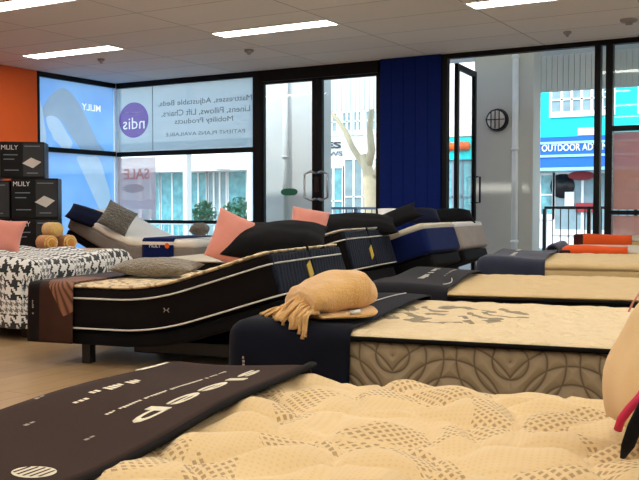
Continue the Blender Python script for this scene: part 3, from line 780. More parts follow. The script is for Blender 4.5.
# cover of A with feather print
def feather():
    m, nt, b = base('brown_feather_print'); co = objc(nt, uv=True)
    sep = nt.nodes.new('ShaderNodeSeparateXYZ'); L(nt, co, sep.inputs[0]); x, y = sep.outputs[0], sep.outputs[1]
    dx = mth(nt, 'SUBTRACT', x, .20); dy = mth(nt, 'SUBTRACT', y, .10)
    ang = mth(nt, 'ARCTAN2', dy, dx); r = mth(nt, 'SQRT', mth(nt, 'ADD', mth(nt, 'MULTIPLY', dx, dx), mth(nt, 'MULTIPLY', dy, dy)))
    ray = mth(nt, 'ABSOLUTE', mth(nt, 'SINE', mth(nt, 'MULTIPLY', ang, 14)))
    fan = mth(nt, 'MULTIPLY', mth(nt, 'MULTIPLY', ray, mth(nt, 'LESS_THAN', r, .33)), mth(nt, 'GREATER_THAN', x, mth(nt, 'MULTIPLY_ADD', y, -.6, .17)))
    c = mixc(nt, noise_t(nt, co, 5), lin((36, 22, 17)), lin((70, 42, 31)))
    c = mixc(nt, mth(nt, 'MULTIPLY', fan, .8), c, lin((156, 108, 82)))
    c = mixc(nt, mth(nt, 'LESS_THAN', x, .10), c, lin((14, 11, 11)))
    L(nt, c, b.inputs['Base Color']); b.inputs['Roughness'].default_value = .6; b.inputs['Specular IOR Level'].default_value = .15
    return m
cA = drape('foot_cover', feather(), bA, -.30, .375, -.40, 1.38+.02, 1.93, 1.38, .567, r=.035, step=.02, clr=.016)
cA['label'] = 'brown foot cover with a printed feather fan'
scribble(cA, M['grey_side'], 0, 0, .13, .014, 9, lambda p, l: Vector((.045+p.x, -.035, .32+p.y)), 31)
scribble(cA, M['grey_side'], 0, 0, .015, .014, 1, lambda p, l: Vector((.09+p.x, -.037, .22+p.y)), 32)

# B: its twin behind
keyB = ((0, 0), (.80, 0), (1.1, 17), (3, 17))
xB, zB = .24, 7.62
a_ = radians(21); Lp = 1.92
bB, PB, pfB = bed('adjustable_bed', 'shorter looking black bed with raised head behind the feather-covered one, yellow tag on its end', (xB-Lp*cos(a_), zB+Lp*sin(a_)), 21, 2.0, 1.36, .24, .385, keys=keyB, side=M['dark_side'], top=M['creamg'], tt=.034, puff=(.006, .10), pipes=((.285, .006, WP, .004), (.02, .006, WP, .004)), base_t=.17, density=.04)
head_panel(bB, PB, 2.0, 1.36, .385, M['flute'], .62)
# C: two single mattresses, navy and grey
keyC = ((0, 0), (.9, 0), (1.2, 19), (3, 19))
a_ = radians(28); Lp = 1.90
for k, (sd, tp, lab) in enumerate(((M['navy'], M['creamg'], 'single bed with raised head and navy blue border'), (M['grey_side'], M['white_knit'], 'single bed with raised head and pale grey border beside the navy one'))):
    x, z = 1.02+.93*k*sin(a_), 8.8+.93*k*cos(a_)
    bC, PC, pfC = bed('adjustable_bed', lab, (x-Lp*cos(a_), z+Lp*sin(a_)), 28, 2.0, 0.91, .345, .31, keys=keyC, side=sd, top=tp, tt=.085, puff=(.003, .1), base_t=.12, density=.05, rp=.06)
    if k == 0: bC0, PC0 = bC, PC
    else: bC1, PC1 = bC, PC

# F: houndstooth bed
bed.xs = [.2, 1.8]
fa = radians(21)
xF, zF = -2.32-1.95*cos(fa), 7.42+1.95*sin(fa)
fF = (-2.32, 7.42)
# local frame starts at the foot on the right: build it turned round so x runs foot -> head
X, Y = room(*fF)
bF = thing('bed', 'bed spread with black and white houndstooth covers at the left edge', 'bed', (X, Y, 0), TH-fa+pi)
# local: x toward the head (picture left), y toward the camera -> shift y so that 0..-W is away
WF, LF = 1.50, 2.0
f, fs, _ = rbox(LF, WF, .30, .10, .06, 30, 12, 3)
for v in f: v.y -= WF; v.z += .28
mesh('mattress', f, fs, M['white_knit'], bF)
box('bed_base', (.03, LF-.03, -WF+.03, -.03, .14, .28), M['black_cloth'], bF, bev=.02)
for x in (.2, 1.8):
    for y in (-.2, -WF+.2): box('leg', (x-.04, x+.04, y-.04, y+.04, 0, .15), M['black'], bF)
h1 = thing('bedspread', 'fine grey houndstooth bedspread under the bold throw', 'bedspread', (X, Y, 0), TH-fa+pi)
sub = bpy.data.objects.new('x', None); bpy.data.objects.remove(sub)
def flipdrape(name, mat, parent, **k):
    o = drape(name, mat, parent, **k)
    for v in o.data.vertices: v.co.y -= WF
    return o
def lump(a, b): return .03*noise.noise(Vector((a*2.2, b*2.2, 4)))+.045*max(0, (a-.5))*.8+.012*sin(b*6)
flipdrape('spread', M['h_small'], h1, a0=-.28, a1=1.95, b0=-.30, b1=WF+.34, Lx=LF, W=WF, H=.585, r=.08, step=.04, th=.02, top=lump, waves=.015)
h2 = thing('throw_blanket', 'bold black and white houndstooth throw hanging over the bed near the left edge', 'throw blanket', (X, Y, 0), TH-fa+pi)
flipdrape('throw', M['h_big'], h2, a0=-.30, a1=1.15, b0=-.20, b1=WF+.50, Lx=LF, W=WF, H=.625, r=.09, step=.035, th=.02, top=lambda a, b: lump(a, b)+.012*sin(a*11+b*3), waves=.022)

# E: far left bed, head raised against the window
xE, zE = -3.49, 12.5
XE, YE = -9.25, 9.10
aE = radians(10.2)
LE, WE = 2.12, 1.30
Lr = 2.04
# foot corner on the right; x runs towards the head on the left, so turn it round
Xf, Yf = XE+Lr*cos(aE)-.10, YE+Lr*sin(aE)
bE = thing('adjustable_bed', 'white topped bed with raised head against the left window', 'bed', (Xf, Yf, 0), aE+pi)
PE = Prof(.36, ((0, 0), (.85, 0), (1.2, 20), (1.7, 27), (3, 25)))
def putE(name, vs, fs, mat):
    for v in vs: v.y -= WE
    return mesh(name, bent(vs, PE), fs, mat, bE)
f, fs, _ = rbox(LE, WE, .22, .10, .04, 40, 10, 3); putE('mattress', f, fs, M['grey_low'])
f, fs, _ = rbox(LE+.01, WE+.01, .13, .10, .05, 40, 20, 2)
for v in f: v.z += .18
putE('pillow_top', f, fs, fabric('ivory_knit', (244, 238, 226), (236, 228, 212), 300, .3))
f, fs, _ = rbox(LE-.06, WE-.06, .1, .06, .02, 40, 8, 2)
for v in f: v.x += .03; v.y += .03; v.z -= .104
putE('bed_base', f, fs, M['black_cloth'])
for x in (.3, 1.0):
    for y in (-.2, -WE+.2): box('leg', (x-.035, x+.035, y-.035, y+.035, 0, .262), M['black'], bE)
cE = drape('foot_cover', M['navy'], bE, .33, .80, -.02, WE+.24, LE, WE, .672, r=.05, step=.04)
for v in cE.data.vertices: v.co.y -= WE
cE['label'] = 'navy band with white lettering and an orange mark'
text('lettering', 'MLILY', M['text_white'], cE, (.60, .0225, .56), (-1, 0, 0), (0, 0, 1), .17, .055, ext=.003)
bm = bmesh.new(); vs = [bm.verts.new((.42+.035*cos(2*pi*i/12), .024, .585+.038*sin(2*pi*i/12))) for i in range(12)]; bm.faces.new(vs); bmo('orange_mark', bm, M['orange'], cE)

# ------------------------------------------------------------------ soft things
def pillow(name, lab, cat, mat, loc, size, rot, group=None, n=4.0, pinch=.10, seed=0, sag=0):
    """stuffed cushion: size (width, height, thickness); thickness along local y"""
    w, h, t = size; K = 22; vs = []; fs = []
    for side in (1, -1):
        for i in range(K+1):
            for j in range(K+1):
                u = -1+2*i/K; v = -1+2*j/K
                u = sin(u*pi/2); v = sin(v*pi/2)
                e = max(0, 1-abs(u)**2.6)**.55*max(0, 1-abs(v)**2.6)**.55
                c = (u*v)**2
                x = u*w/2*(1-pinch*(1-v*v)*abs(u)**3); z = v*h/2*(1-pinch*(1-u*u)*abs(v)**3)
                wr = noise.noise(Vector((x*9+seed, z*9, side*3)))*.1
                y = side*t/2*e*(1+wr*1.5)
                vs.append(Vector((x, y + sag*x*x, z)))
    for s in range(2):
        o = s*(K+1)**2
        for i in range(K):
            for j in range(K):
                a = o+i*(K+1)+j; q = (a, a+1, a+K+2, a+K+1); fs.append(q if s == 0 else q[::-1])
    me = bpy.data.meshes.new(name); me.from_pydata([tuple(v) for v in vs], [], fs)
    bm = bmesh.new(); bm.from_mesh(me); bmesh.ops.remove_doubles(bm, verts=bm.verts, dist=.0005); bm.to_mesh(me); bm.free()
    o = link(name, me, mat); o.location = loc; o.rotation_euler = rot
    tag(o, lab, cat, group); return o
G = radians
R0 = TH-radians(21)
pillow('cushion', 'larger pink velvet cushion leaning on black pillow, on the feather-covered bed', 'cushion', M['pink'], at(237, 241, 6.9), (.40, .44, .14), (G(-30), G(24), TH+G(14)), 'pink cushions', pinch=.07)
pillow('cushion', 'smaller looking pink cushion in front of the double glass door', 'cushion', M['pink'], at(309, 226, 8.6), (.36, .40, .14), (G(-38), G(10), TH), 'pink cushions', pinch=.07, seed=3)
pillow('cushion', 'pale pink cushion at the left edge, on the houndstooth bed', 'cushion', M['pink'], at(3, 236, 8.7), (.40, .36, .14), (G(-25), G(6), TH), 'pink cushions', pinch=.14, seed=4)
pillow('pillow', 'large black pillow on the raised head of the feather-covered bed', 'pillow', M['black_cloth'], at(276, 240, 6.95), (.78, .50, .24), (G(-72), G(-3), TH-G(4)), 'black pillows', pinch=.05, seed=5)
pillow('pillow', 'black pillow on the shorter looking black bed, second from left', 'pillow', M['black_cloth'], at(357, 225, 8.8), (.76, .48, .19), (G(-74), G(0), TH+G(2)), 'black pillows', pinch=.05, seed=6)
pillow('pillow', 'black pillow with raised pointed corner left of the navy bed', 'pillow', M['black_cloth'], at(399, 217, 9.2), (.46, .30, .10), (G(-60), G(-22), TH+G(2)), 'black pillows', pinch=.22, seed=7)
pillow('pillow', 'dark navy pillow behind the navy bordered bed', 'pillow', M['navy2'], at(424, 216, 10.0), (.34, .30, .13), (G(-62), G(0), TH+G(4)), 'dark pillows at the back', pinch=.05, seed=8)
pillow('pillow', 'black pillow furthest right, below the open door leaf', 'pillow', M['black_cloth'], at(454, 216.5, 10.3), (.44, .32, .13), (G(-64), G(0), TH+G(4)), 'dark pillows at the back', pinch=.05, seed=9)
pillow('pillow', 'small white pillow corner showing left of the blue wall foot', 'pillow', M['white_knit'], at(388, 215.5, 9.6), (.20, .22, .08), (G(-50), G(0), TH), pinch=.05, seed=9)
pillow('fur_cushion', 'long flat taupe fur cushion lying on the feather-covered bed', 'cushion', M['fur'], at(157, 267, 6.85), (.64, .34, .13), (G(-86), G(0), TH-G(12)), pinch=.03, seed=11)
pillow('pillow', 'navy pillow with a pale stripe on the bed by the left window', 'pillow', M['navy2'], at(90, 217, 12.55), (.58, .40, .16), (G(-62), G(20), TH+G(6)), pinch=.05, seed=12)
pillow('fur_cushion', 'square grey fur cushion propped on the bed by the left window', 'cushion', M['greyfur'], at(118, 218, 12.35), (.42, .40, .15), (G(-30), G(28), TH+G(6)), pinch=.08, seed=13)
# grey furry roll on the far bed
o = pillow('plush_roll', 'small grey brown plush bundle on the foot of the far left bed', 'plush bundle', M['greyfur'], at(200, 229.5, 12.3), (.26, .18, .17), (G(-80), G(0), TH), pinch=.02, seed=14)

# cushion at the right edge
pr = at(678, 357, 1.80)
cu = pillow('cushion', 'tan cushion with magenta cord standing on the nearest bed, cut by the frame', 'cushion', M['tan'], pr, (.34, .36, .19), (G(30), G(0), TH+G(87)), pinch=.04, seed=20)
from mathutils import Euler
ci = (Matrix.Translation(pr) @ Euler(cu.rotation_euler).to_matrix().to_4x4()).inverted()
def onc(u, v, z): return ci @ at(u, v, z)
tube('magenta_cord', [onc(621, 431, 1.63), onc(624, 421, 1.62), onc(632, 410, 1.61), onc(642, 399, 1.61), onc(658, 376, 1.63), onc(680, 330, 1.66)], .008, M['magenta'], cu)
tube('stitching', [onc(630, 312, 1.74), onc(635, 302, 1.74), onc(641, 292, 1.75)], .002, M['pink'], cu, k=5)
tube('black_strap', [onc(648, 402, 1.58), onc(638, 428, 1.57), onc(631, 448, 1.58), onc(626, 460, 1.60)], .009, M['black_cloth'], cu, rs=[.009, .013, .012, .005], flat=.5)

# camel throw folded on the cover of bed 2
Tb = at(334, 318, 3.80); 
TR = TH+radians(26)
th = thing('throw_blanket', 'folded camel throw with fringed ends on the navy black foot cover', 'throw blanket', (Tb.x, Tb.y, .638), TR)
th.scale = (1.12, 1.12, 1.12)
def loft(name, st, mat, parent, K=28, seed=0, amp=.006):
    vs = []; fs = []
    for (x, cy, cz, ry, rz, p) in st:
        for k in range(K):
            a = 2*pi*k/K; c, s = cos(a), sin(a)
            y = cy+ry*abs(c)**(2/p)*(1 if c > 0 else -1); z = cz+rz*abs(s)**(2/p)*(1 if s > 0 else -1)
            d = noise.noise(Vector((x*14+seed, y*18, z*18)))*amp
            vs.append(Vector((x, y+d*c, z+d*s)))
    n = len(st)
    for i in range(n-1):
        for k in range(K): fs.append((i*K+k, i*K+(k+1) % K, (i+1)*K+(k+1) % K, (i+1)*K+k))
    fs.append(tuple(range(K))[::-1]); fs.append(tuple((n-1)*K+k for k in range(K)))
    o = mesh(name, vs, fs, mat, parent); m = o.modifiers.new('Subsurf', 'SUBSURF'); m.levels = 1; m.render_levels = 2
    return o
def lerp_st(keys, n):
    out = []
    for i in range(n+1):
        t = i/n*(len(keys)-1); k = min(int(t), len(keys)-2); f = t-k; f = f*f*(3-2*f)
        out.append(tuple(a+(b-a)*f for a, b in zip(keys[k], keys[k+1])))
    return out
loft('folded_cloth', lerp_st([(-.15, -.02, .056, .13, .038, 2.2), (-.13, -.02, .066, .14, .050, 2.4), (-.06, 0, .080, .145, .064, 2.6), (.03, .01, .092, .15, .076, 2.5), (.09, .01, .094, .14, .076, 2.3), (.135, .01, .086, .10, .052, 2), (.15, .01, .080, .03, .018, 2)], 26), M['throw'], th, seed=2, amp=.016)
loft('under_fold', lerp_st([(-.13, -.04, .016, .11, .012, 2.6), (0, -.035, .018, .145, .016, 2.6), (.09, -.02, .020, .140, .018, 2.4), (.13, -.01, .022, .10, .018, 2), (.14, 0, .022, .03, .006, 2)], 16), M['throw'], th, seed=5, amp=.008)
tube('label_tag', [(-.02, -.172, .030), (.02, -.170, .034)], .008, M['card_white'], th, flat=1, k=4)
rnd = random.Random(5)
o2 = Vector(room(-.345, 3.68)); b2r = TH-radians(20)
def bed_y(x, y):            # throw coordinates -> distance inside the bed's near edge
    X = Tb.x+1.12*(x*cos(TR)-y*sin(TR)); Y = Tb.y+1.12*(x*sin(TR)+y*cos(TR))
    return -(X-o2.x)*sin(b2r)+(Y-o2.y)*cos(b2r)
for i in range(44):
    t = i/43; y0 = .10-.24*t; z0 = .03+.055*sin(pi*t)*rnd.uniform(.3, 1)
    ln = rnd.uniform(.09, .135); dy = rnd.uniform(-.05, .03)-.05*t; ph = rnd.random()*6
    pts = []; drop = 0; px, py = -.13, y0; n = 9; pz = z0
    for k in range(n):
        st = ln/(n-1); f = k/(n-1)
        if k:
            by = bed_y(px, py)
            if by < -.012: drop += st*.95; px -= st*.15
            else: px -= st*.93; py += dy/(n-1)
        z = max(z0*(1-f**1.5)*(1 if f < 1 else 0)+.006+.003*sin(ph+k*1.3), .006)-drop
        pts.append((px, py+.003*sin(ph+k*1.8), z))
    tube('fringe_strand', pts, .005, M['throw'], th, k=6, rs=[.008, .0075, .006, .0052, .0058, .005, .006, .0045, .007])

# bedside table and golden rolled throws
X, Y = room(-2.66, 9.95)
bt = thing('side_table', 'low table with oak top between the houndstooth bed and far left bed', 'side table', (X, Y, 0), TH-radians(14))
box('table_top', (-.34, .30, -.22, .24, .60, .635), M['wood'], bt, bev=.006)
for x in (-.29, .25):
    for y in (-.17, .19): box('leg', (x-.02, x+.02, y-.02, y+.02, 0, .60), M['black'], bt)
def rolled(lab, loc, r, ln, rz, m1, m2):
    t = thing('rolled_throw', lab, 'rolled throw', loc, rz, 'golden rolled throws on the side table')
    n = 18; vs = []; fs = []; K = 20; prof = []
    for i in range(n+1):
        s = i/n; x = -ln/2+ln*s; e = min(1, sin(pi*min(max(s, .02), .98))*3.2)**.5; prof.append((x, r*e))
    for x, rr in prof:
        for k in range(K):
            a = 2*pi*k/K; q = rr*(1+.10*noise.noise(Vector((x*30, cos(a)*3, sin(a)*3+loc[0]*9)))); vs.append((x, q*cos(a), r+q*sin(a)))
    for i in range(n):
        for k in range(K): fs.append((i*K+k, i*K+(k+1) % K, (i+1)*K+(k+1) % K, (i+1)*K+k))
    fs.append(tuple(range(K))[::-1]); fs.append(tuple(n*K+k for k in range(K)))
    mesh('roll', vs, fs, m1, t)
    pts = []
    for i in range(40):
        a = i*.42; q = r*.18+r*.72*i/40; pts.append((ln/2-.012-.03*(i/40)**4, q*cos(a), r+q*sin(a)))
    tube('spiral_end', pts, r*.16, m2, t, k=8)
    return t
gb = .635
for lab, u, z, zz, m in (('golden plush roll at the lower left of the pile on the side table', 47, 9.80, gb, M['gold']), ('golden plush roll at the lower right of the pile on the side table', 66, 9.95, gb, M['gold']), ('pale golden plush roll lying on top of the two others', 53, 9.87, gb+.135, M['pale_gold'])):
    p = room((u-320)/F*z, z); rolled(lab, (p[0], p[1], zz), .078, .27, TH-radians(48), m, M['pale_gold'])

# ------------------------------------------------------------------ boxes
def carton(lab, cam, z, w, d, h, a=-10, logo=True, mat=None, pic=True):
    X, Y = room(*cam); t = thing('carton', lab, 'box', (X, Y, z), TH-radians(a), 'black cartons stacked by the orange wall')
    box('carton_body', (0, w, 0, d, 0, h-.003), mat or M['box'], t, bev=.004)
    box('print_panel', (w*.52, w-.01, -.002, 0, .02, h-.025), M['box2'], t)
    if logo: text('logo', 'MLILY', M['text_white'], t, (w*.22, -.001, h-.10), (1, 0, 0), (0, 0, 1), .20, .055)
    if pic:
        bm = bmesh.new(); q = [(.50, .40), (.70, .56), (.93, .44), (.74, .27)]
        v1 = [bm.verts.new((w*a_, -.004, h*b_)) for a_, b_ in q]; bm.faces.new(v1); bmo('pillow_picture', bm, M['card_white'], t)
    bm = bmesh.new()
    for k, (a0, a1, b) in enumerate(((.08, .40, .62), (.08, .32, .5), (.1, .42, .2), (.6, .85, .12), (.55, .9, .86))):
        addbox(bm, w*a0, w*a1, -.0045, -.0015, h*b, h*b+.012)
    bmo('small_print', bm, M['text_g'], t); return t
w, d, hh = .56, .45, .475
ca = radians(-10); fx, fz = -3.815, 11.4
carton('black carton at the foot of the right stack, mostly hidden by the houndstooth bed', (fx, fz), 0, w, d, hh)
carton('black carton second from the floor in the right stack, just above the plush rolls', (fx, fz), hh, w, d, hh)
carton('black carton with white pillow picture, second from top of the right stack', (fx, fz), .95, w, d, .50)
carton('topmost black carton, standing against the orange wall', (fx-.13*cos(ca), fz+.13*sin(ca)), 1.45, w-.03, d, .45)
for k, lab in enumerate(('black carton at floor level at the left edge', 'second black carton up at the left edge', 'third black carton up at the left edge')):
    carton(lab, (fx-.54*cos(ca), fz+.54*sin(ca)), (0, hh, .95)[k], .52, d, (.475, .475, .47)[k], pic=False, logo=False)
carton('carton with dark red print, top at the left edge', (fx-.65*cos(ca), fz+.65*sin(ca)), 1.42, .48, d, .46, mat=M['dark_red'], logo=False, pic=False)

# ------------------------------------------------------------------ outside
struct(box('ground', (-60, 40, YW+.1, 60, -.2, -.02), M['asphalt']))
struct(box('footpath', (-40, 20, YW+.1, YW+3.2, -.1, -.005), M['paving']))
bpy.data.objects['ground'].name = 'floor_street'; bpy.data.objects['footpath'].name = 'floor_footpath'
struct(box('floor_side', (-60, XL-.1, -20, YW+.1, -.2, -.02), M['paving']))
# rendered piers beside the shopfront
Yp = 12.7
def pier(lab, u0, u1, mat, top, y=Yp, d=.35):
    X0, X1 = on_y(u0, 100, y)[0], on_y(u1, 100, y)[0]
    o = box('pier', (X0, X1, y, y+d, -.02, top), mat, bev=.01); tag(o, lab, 'pier'); return X0, X1
pier('grey rendered pier carrying the round wall light, outside the open door', 474, 533, M['concrete'], 3.49)
pier('pale rendered pier seen through the left door leaf', 266, 321, M['concrete_l'], 3.49)
def dpipe(lab, u, y, r=.05, mat='pipe'):
    X = on_y(u, 100, y)[0]; t = thing('downpipe', lab, 'pipe', (X, y, 0))
    cyl('pipe', (0, 0, -.02), (0, 0, 3.48), r, M[mat], t)
    for z in (.6, 1.9, 3.2): tube('bracket', [(0, 0, z-.02), (0, 0, z+.02)], r+.012, M[mat], t, k=16)
dpipe('pale downpipe right of the round wall light', 515, Yp-.07, .045)
dpipe('pale grey downpipe seen through the left door leaf', 286, Yp-.07, .045, 'concrete_l')
# round wall light
wx, wz = on_y(497.5, 120.5, Yp); t = thing('wall_light', 'round bulkhead light with grille on the grey pier', 'wall light', (wx, Yp, wz))
bm = bmesh.new(); bmesh.ops.create_cone(bm, cap_ends=True, segments=32, radius1=.165, radius2=.15, depth=.07); bmesh.ops.rotate(bm, verts=bm.verts, matrix=Matrix.Rotation(pi/2, 3, 'X')); bmesh.ops.translate(bm, verts=bm.verts, vec=(0, -.036, 0)); bmo('housing', bm, M['black'], t)
bm = bmesh.new(); bmesh.ops.create_uvsphere(bm, u_segments=24, v_segments=12, radius=.132)
for v in bm.verts: v.co = Vector((v.co.x, v.co.z*.0+v.co.y*.3-.07, v.co.z))
bmo('lens', bm, M['card_white'], t, True)
bm = bmesh.new()
for x in (-.06, 0, .06): addbox(bm, x-.005, x+.005, -.122, -.105, -.13, .13)
addbox(bm, -.14, .14, -.122, -.105, -.006, .006)
bmo('grille', bm, M['black'], t)
# awnings over the footpath
def ribbed(name, lab, x0, x1, y, z0, z1, n, mat):
    bm = bmesh.new(); w = (x1-x0)/n
    for i in range(n): addbox(bm, x0+i*w+.006, x0+(i+1)*w-.006, y+.018, y+.04, z0, z1)
    addbox(bm, x0, x1, y+.03, y+.06, z0, z1)
    o = bmo(name, bm, mat); return tag(o, lab, 'awning')
xa = on_y(473, 90, 14.6)[0]
ribbed('awning_fascia', 'grey ribbed awning fascia above the street view at right', on_y(524, 90, 14.6)[0], 6, 14.6, 2.93, 4.6, 120, M['concrete_l'])
ribbed('awning_fascia', 'grey ribbed awning fascia seen at the top of the right door leaf', on_y(320, 90, 14.6)[0]-.3, on_y(388, 100, 14.6)[0], 14.6, 2.82, 4.6, 18, M['concrete_l'])
o = box('awning', (on_y(536, 90, 14.6)[0]-2.3, 6, YW+.12, 14.58, 3.5, 3.62), M['concrete_l']); tag(o, 'flat awning over the footpath outside the open door', 'awning')
# railings
def railing(lab, x0, x1, y, top, mat, sp=.11):
    t = thing('railing', lab, 'railing', (x0, y, 0)); w = x1-x0
    box('top_rail', (0, w, -.025, .025, top-.04, top), mat, t, bev=.006); box('bottom_rail', (0, w, -.015, .015, .10, .13), mat, t)
    for x in (0, w/2, w): box('post', (x-.025, x+.025, -.024, .024, -.02, top-.04), mat, t)
    n = int(w/sp)
    for i in range(1, n): 
        c = cyl('baluster', (i*w/n, 0, .13), (i*w/n, 0, top-.04), .008, mat, t, k=8)
railing('black metal railing beyond the open doorway', on_y(545, 206, 13.4)[0], on_y(600, 206, 13.4)[0]+.5, 13.4, 1.10, M['black'])
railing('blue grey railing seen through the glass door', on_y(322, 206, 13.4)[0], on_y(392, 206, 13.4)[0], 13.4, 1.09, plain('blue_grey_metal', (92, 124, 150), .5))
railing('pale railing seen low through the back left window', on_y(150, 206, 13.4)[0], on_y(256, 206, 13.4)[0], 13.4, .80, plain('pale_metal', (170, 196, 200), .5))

# tree at the kerb
tp = lambda u, v, y=15.6: Vector((on_y(u, v, y)[0], y, on_y(u, v, y)[1]))
tr = thing('street_tree', 'pale barked street tree seen through the right door leaf', 'tree', (tp(372, 250).x, 15.6, -.02))
def loc(v): return v - Vector(tr.location)
tube('trunk', [loc(Vector((tp(372, 250).x, 15.6, -.02))), loc(tp(372, 230)), loc(tp(372, 205)), loc(tp(371, 185)), loc(tp(368, 170)), loc(tp(363, 155))], .2, M['bark'], tr, k=14, rs=[.22, .17, .145, .13, .11, .07])
tube('branch', [loc(tp(369, 176)), loc(tp(364, 165)), loc(tp(353, 148)), loc(tp(346, 132)), loc(tp(337, 119)), loc(tp(325, 108))], .1, M['bark'], tr, k=12, rs=[.07, .065, .06, .05, .04, .03])
tube('branch', [loc(tp(368, 168)), loc(tp(372, 150)), loc(tp(370, 130)), loc(tp(372, 110)), loc(tp(376, 85))], .1, M['bark'], tr, k=12, rs=[.08, .08, .06, .05, .03])
tube('branch', [loc(tp(368, 190)), loc(tp(378, 168)), loc(tp(383, 150)), loc(tp(390, 120))], .1, M['bark'], tr, k=12, rs=[.06, .05, .04, .03])
# foliage high above the frame
bm = bmesh.new(); rr = random.Random(3); cc = loc(tp(355, 60))
for i in range(1500):
    d = Vector((rr.gauss(0, 1), rr.gauss(0, 1), rr.gauss(0, .6))); d.normalize(); d *= rr.random()**.4
    p = cc+Vector((d.x*1.6, d.y*1.3, d.z*.8+.9)); a = Vector((rr.random()-.5, rr.random()-.5, rr.random()-.5)).normalized()*.09; b = a.cross(Vector((rr.random(), rr.random(), 1))).normalized()*.05
    bm.faces.new([bm.verts.new(p+a), bm.verts.new(p+b), bm.verts.new(p-a), bm.verts.new(p-b)])
bmo('foliage', bm, M['leaf'], tr)

# buildings across the street
YB = 24.0
def fx_(u): return on_y(u, 200, YB)[0]
def fz_(u, v): return on_y(u, v, YB)[1]
def pane(parent, name, u0, u1, v0, v1, mat, d0, d1):
    um = (u0+u1)/2; return box(name, (fx_(u0), fx_(u1), YB-d1, YB-d0, fz_(um, v1), fz_(um, v0)), mat, parent)
# turquoise shop
tb = thing('shop_building', 'turquoise shop with blue OUTDOOR ADV sign across the street', 'building', (0, 0, 0))
tx0 = fx_(537)
box('wall', (tx0, -2.4, YB, YB+6, -.02, 7.5), M['turq'], tb)
zs = lambda v: fz_(570, v)
box('lower_wall', (tx0, -2.4, YB-.015, YB+.01, 0, zs(170)), M['white_p'], tb)
box('sign_board', (tx0, -2.4, YB-.12, YB, zs(167), zs(137)), M['bluesign'], tb)
boxes('sign_trim', [(tx0, -2.4, YB-.15, YB-.12, zs(143)-.03, zs(143)+.03), (tx0, -2.4, YB-.15, YB-.12, zs(156)-.03, zs(156)+.03), (tx0-.08, tx0, YB-.15, YB+.0, -.02, 4.3)], M['paleblue'], tb)
box('awning', (tx0, -2.4, YB-.7, YB, zs(170)-.04, zs(170)+.04), M['paleblue'], tb)
X0, X1 = fx_(543.5), fx_(612)
text('sign_lettering', 'OUTDOOR ADVENTURE', M['text_white'], tb, ((fx_(543)+fx_(628))/2, YB-.13, zs(151.5)), (1, 0, 0), (0, 0, 1), fx_(628)-fx_(543), .19, bold=.02)
def shop_win(parent, x0, x1, z0, z1, nx, nz, mat, frame, y=YB, d=.06, name='window'):
    w = boxes(name, [(x0-.07, x1+.07, y-d, y, z0-.14, z0), (x0-.07, x1+.07, y-d, y, z1, z1+.07), (x0-.07, x0, y-d, y, z0, z1), (x1, x1+.07, y-d, y, z0, z1)] +
              [(x0+(x1-x0)*i/nx-.03, x0+(x1-x0)*i/nx+.03, y-d, y, z0, z1) for i in range(1, nx)] + [(x0, x1, y-d, y, z0+(z1-z0)*i/nz-.02, z0+(z1-z0)*i/nz+.02) for i in range(1, nz)], frame, parent)
    box('pane', (x0, x1, y-.03, y-.02, z0, z1), mat, w); return w
shop_win(tb, fx_(552), fx_(612), zs(112), zs(88), 6, 2, M['sglass'], M['white_p'], name='upper_window')
shop_win(tb, fx_(640), fx_(680), zs(112), zs(88), 4, 2, M['sglass'], M['white_p'], name='upper_window')
box('vent_panel', (fx_(578), fx_(600), YB-.06, YB, zs(136), zs(129)), M['white_p'], tb)
shop_win(tb, fx_(542), fx_(553), 0.9, zs(175), 1, 2, M['dglass'], M['white_p'], name='shop_window')
shop_win(tb, fx_(556), fx_(640), .5, zs(174), 3, 1, M['sglass'], M['white_p'], name='shop_window')
bm = bmesh.new(); vs = [bm.verts.new((fx_(582)+.34*cos(2*pi*i/24), YB-.08, zs(176)+.12*sin(2*pi*i/24))) for i in range(24)]; bm.faces.new(vs); bmo('red_oval_sign', bm, M['red'], tb)
cyl('round_display', (fx_(563), YB-.05, zs(186)), (fx_(563), YB-.03, zs(186)), .32, M['black'], tb, k=24)
box('display_stand', (fx_(566), fx_(575), YB-.1, YB-.04, zs(206), zs(192)), M['white_p'], tb)
box('display_stand', (fx_(577), fx_(594), YB-.1, YB-.04, zs(212), zs(203)), M['red'], tb)
# parked white car's side seen as low pale band beyond the railing
# pale building behind the tree
pb = thing('street_building', 'cream building with upper windows and ES sign behind the pale tree', 'building', (0, 0, 0))
box('wall', (fx_(318), fx_(534)-.02, YB+.02, YB+6, -.02, 7.5), M['white_p'], pb)
zp = lambda v: fz_(350, v)
for u0, u1 in ((328, 337.5), (344, 351.5), (355, 361.5), (367, 376), (384, 392), (398, 406)):
    shop_win(pb, fx_(u0), fx_(u1), zp(131), zp(113), 2, 2, M['sglass'], M['white_p'], y=YB+.02, name='upper_window')
text('sign_lettering', 'ES', plain('dark_grey_letter', (62, 70, 76), .6), pb, (fx_(334), YB-.0, zp(148)), (1, 0, 0), (0, 0, 1), fx_(341.5)-fx_(326), .20, ext=.02, bold=.03)
text('sign_lettering', 'WS', plain('mid_grey_letter', (110, 120, 126), .6), pb, (fx_(336), YB-.0, zp(155.5)), (1, 0, 0), (0, 0, 1), fx_(343)-fx_(329), .14, ext=.02, bold=.02)
shop_win(pb, fx_(326), fx_(343), .3, zp(168), 2, 2, M['dglass'], M['white_p'], y=YB+.02, name='shop_window')
shop_win(pb, fx_(346), fx_(372), .3, zp(160), 3, 2, M['sglass'], M['white_p'], y=YB+.02, name='shop_window')
shop_win(pb, fx_(376), fx_(440), .3, zp(160), 5, 2, M['dglass'], M['white_p'], y=YB+.02, name='shop_window')
zc = lambda v: fz_(458, v)
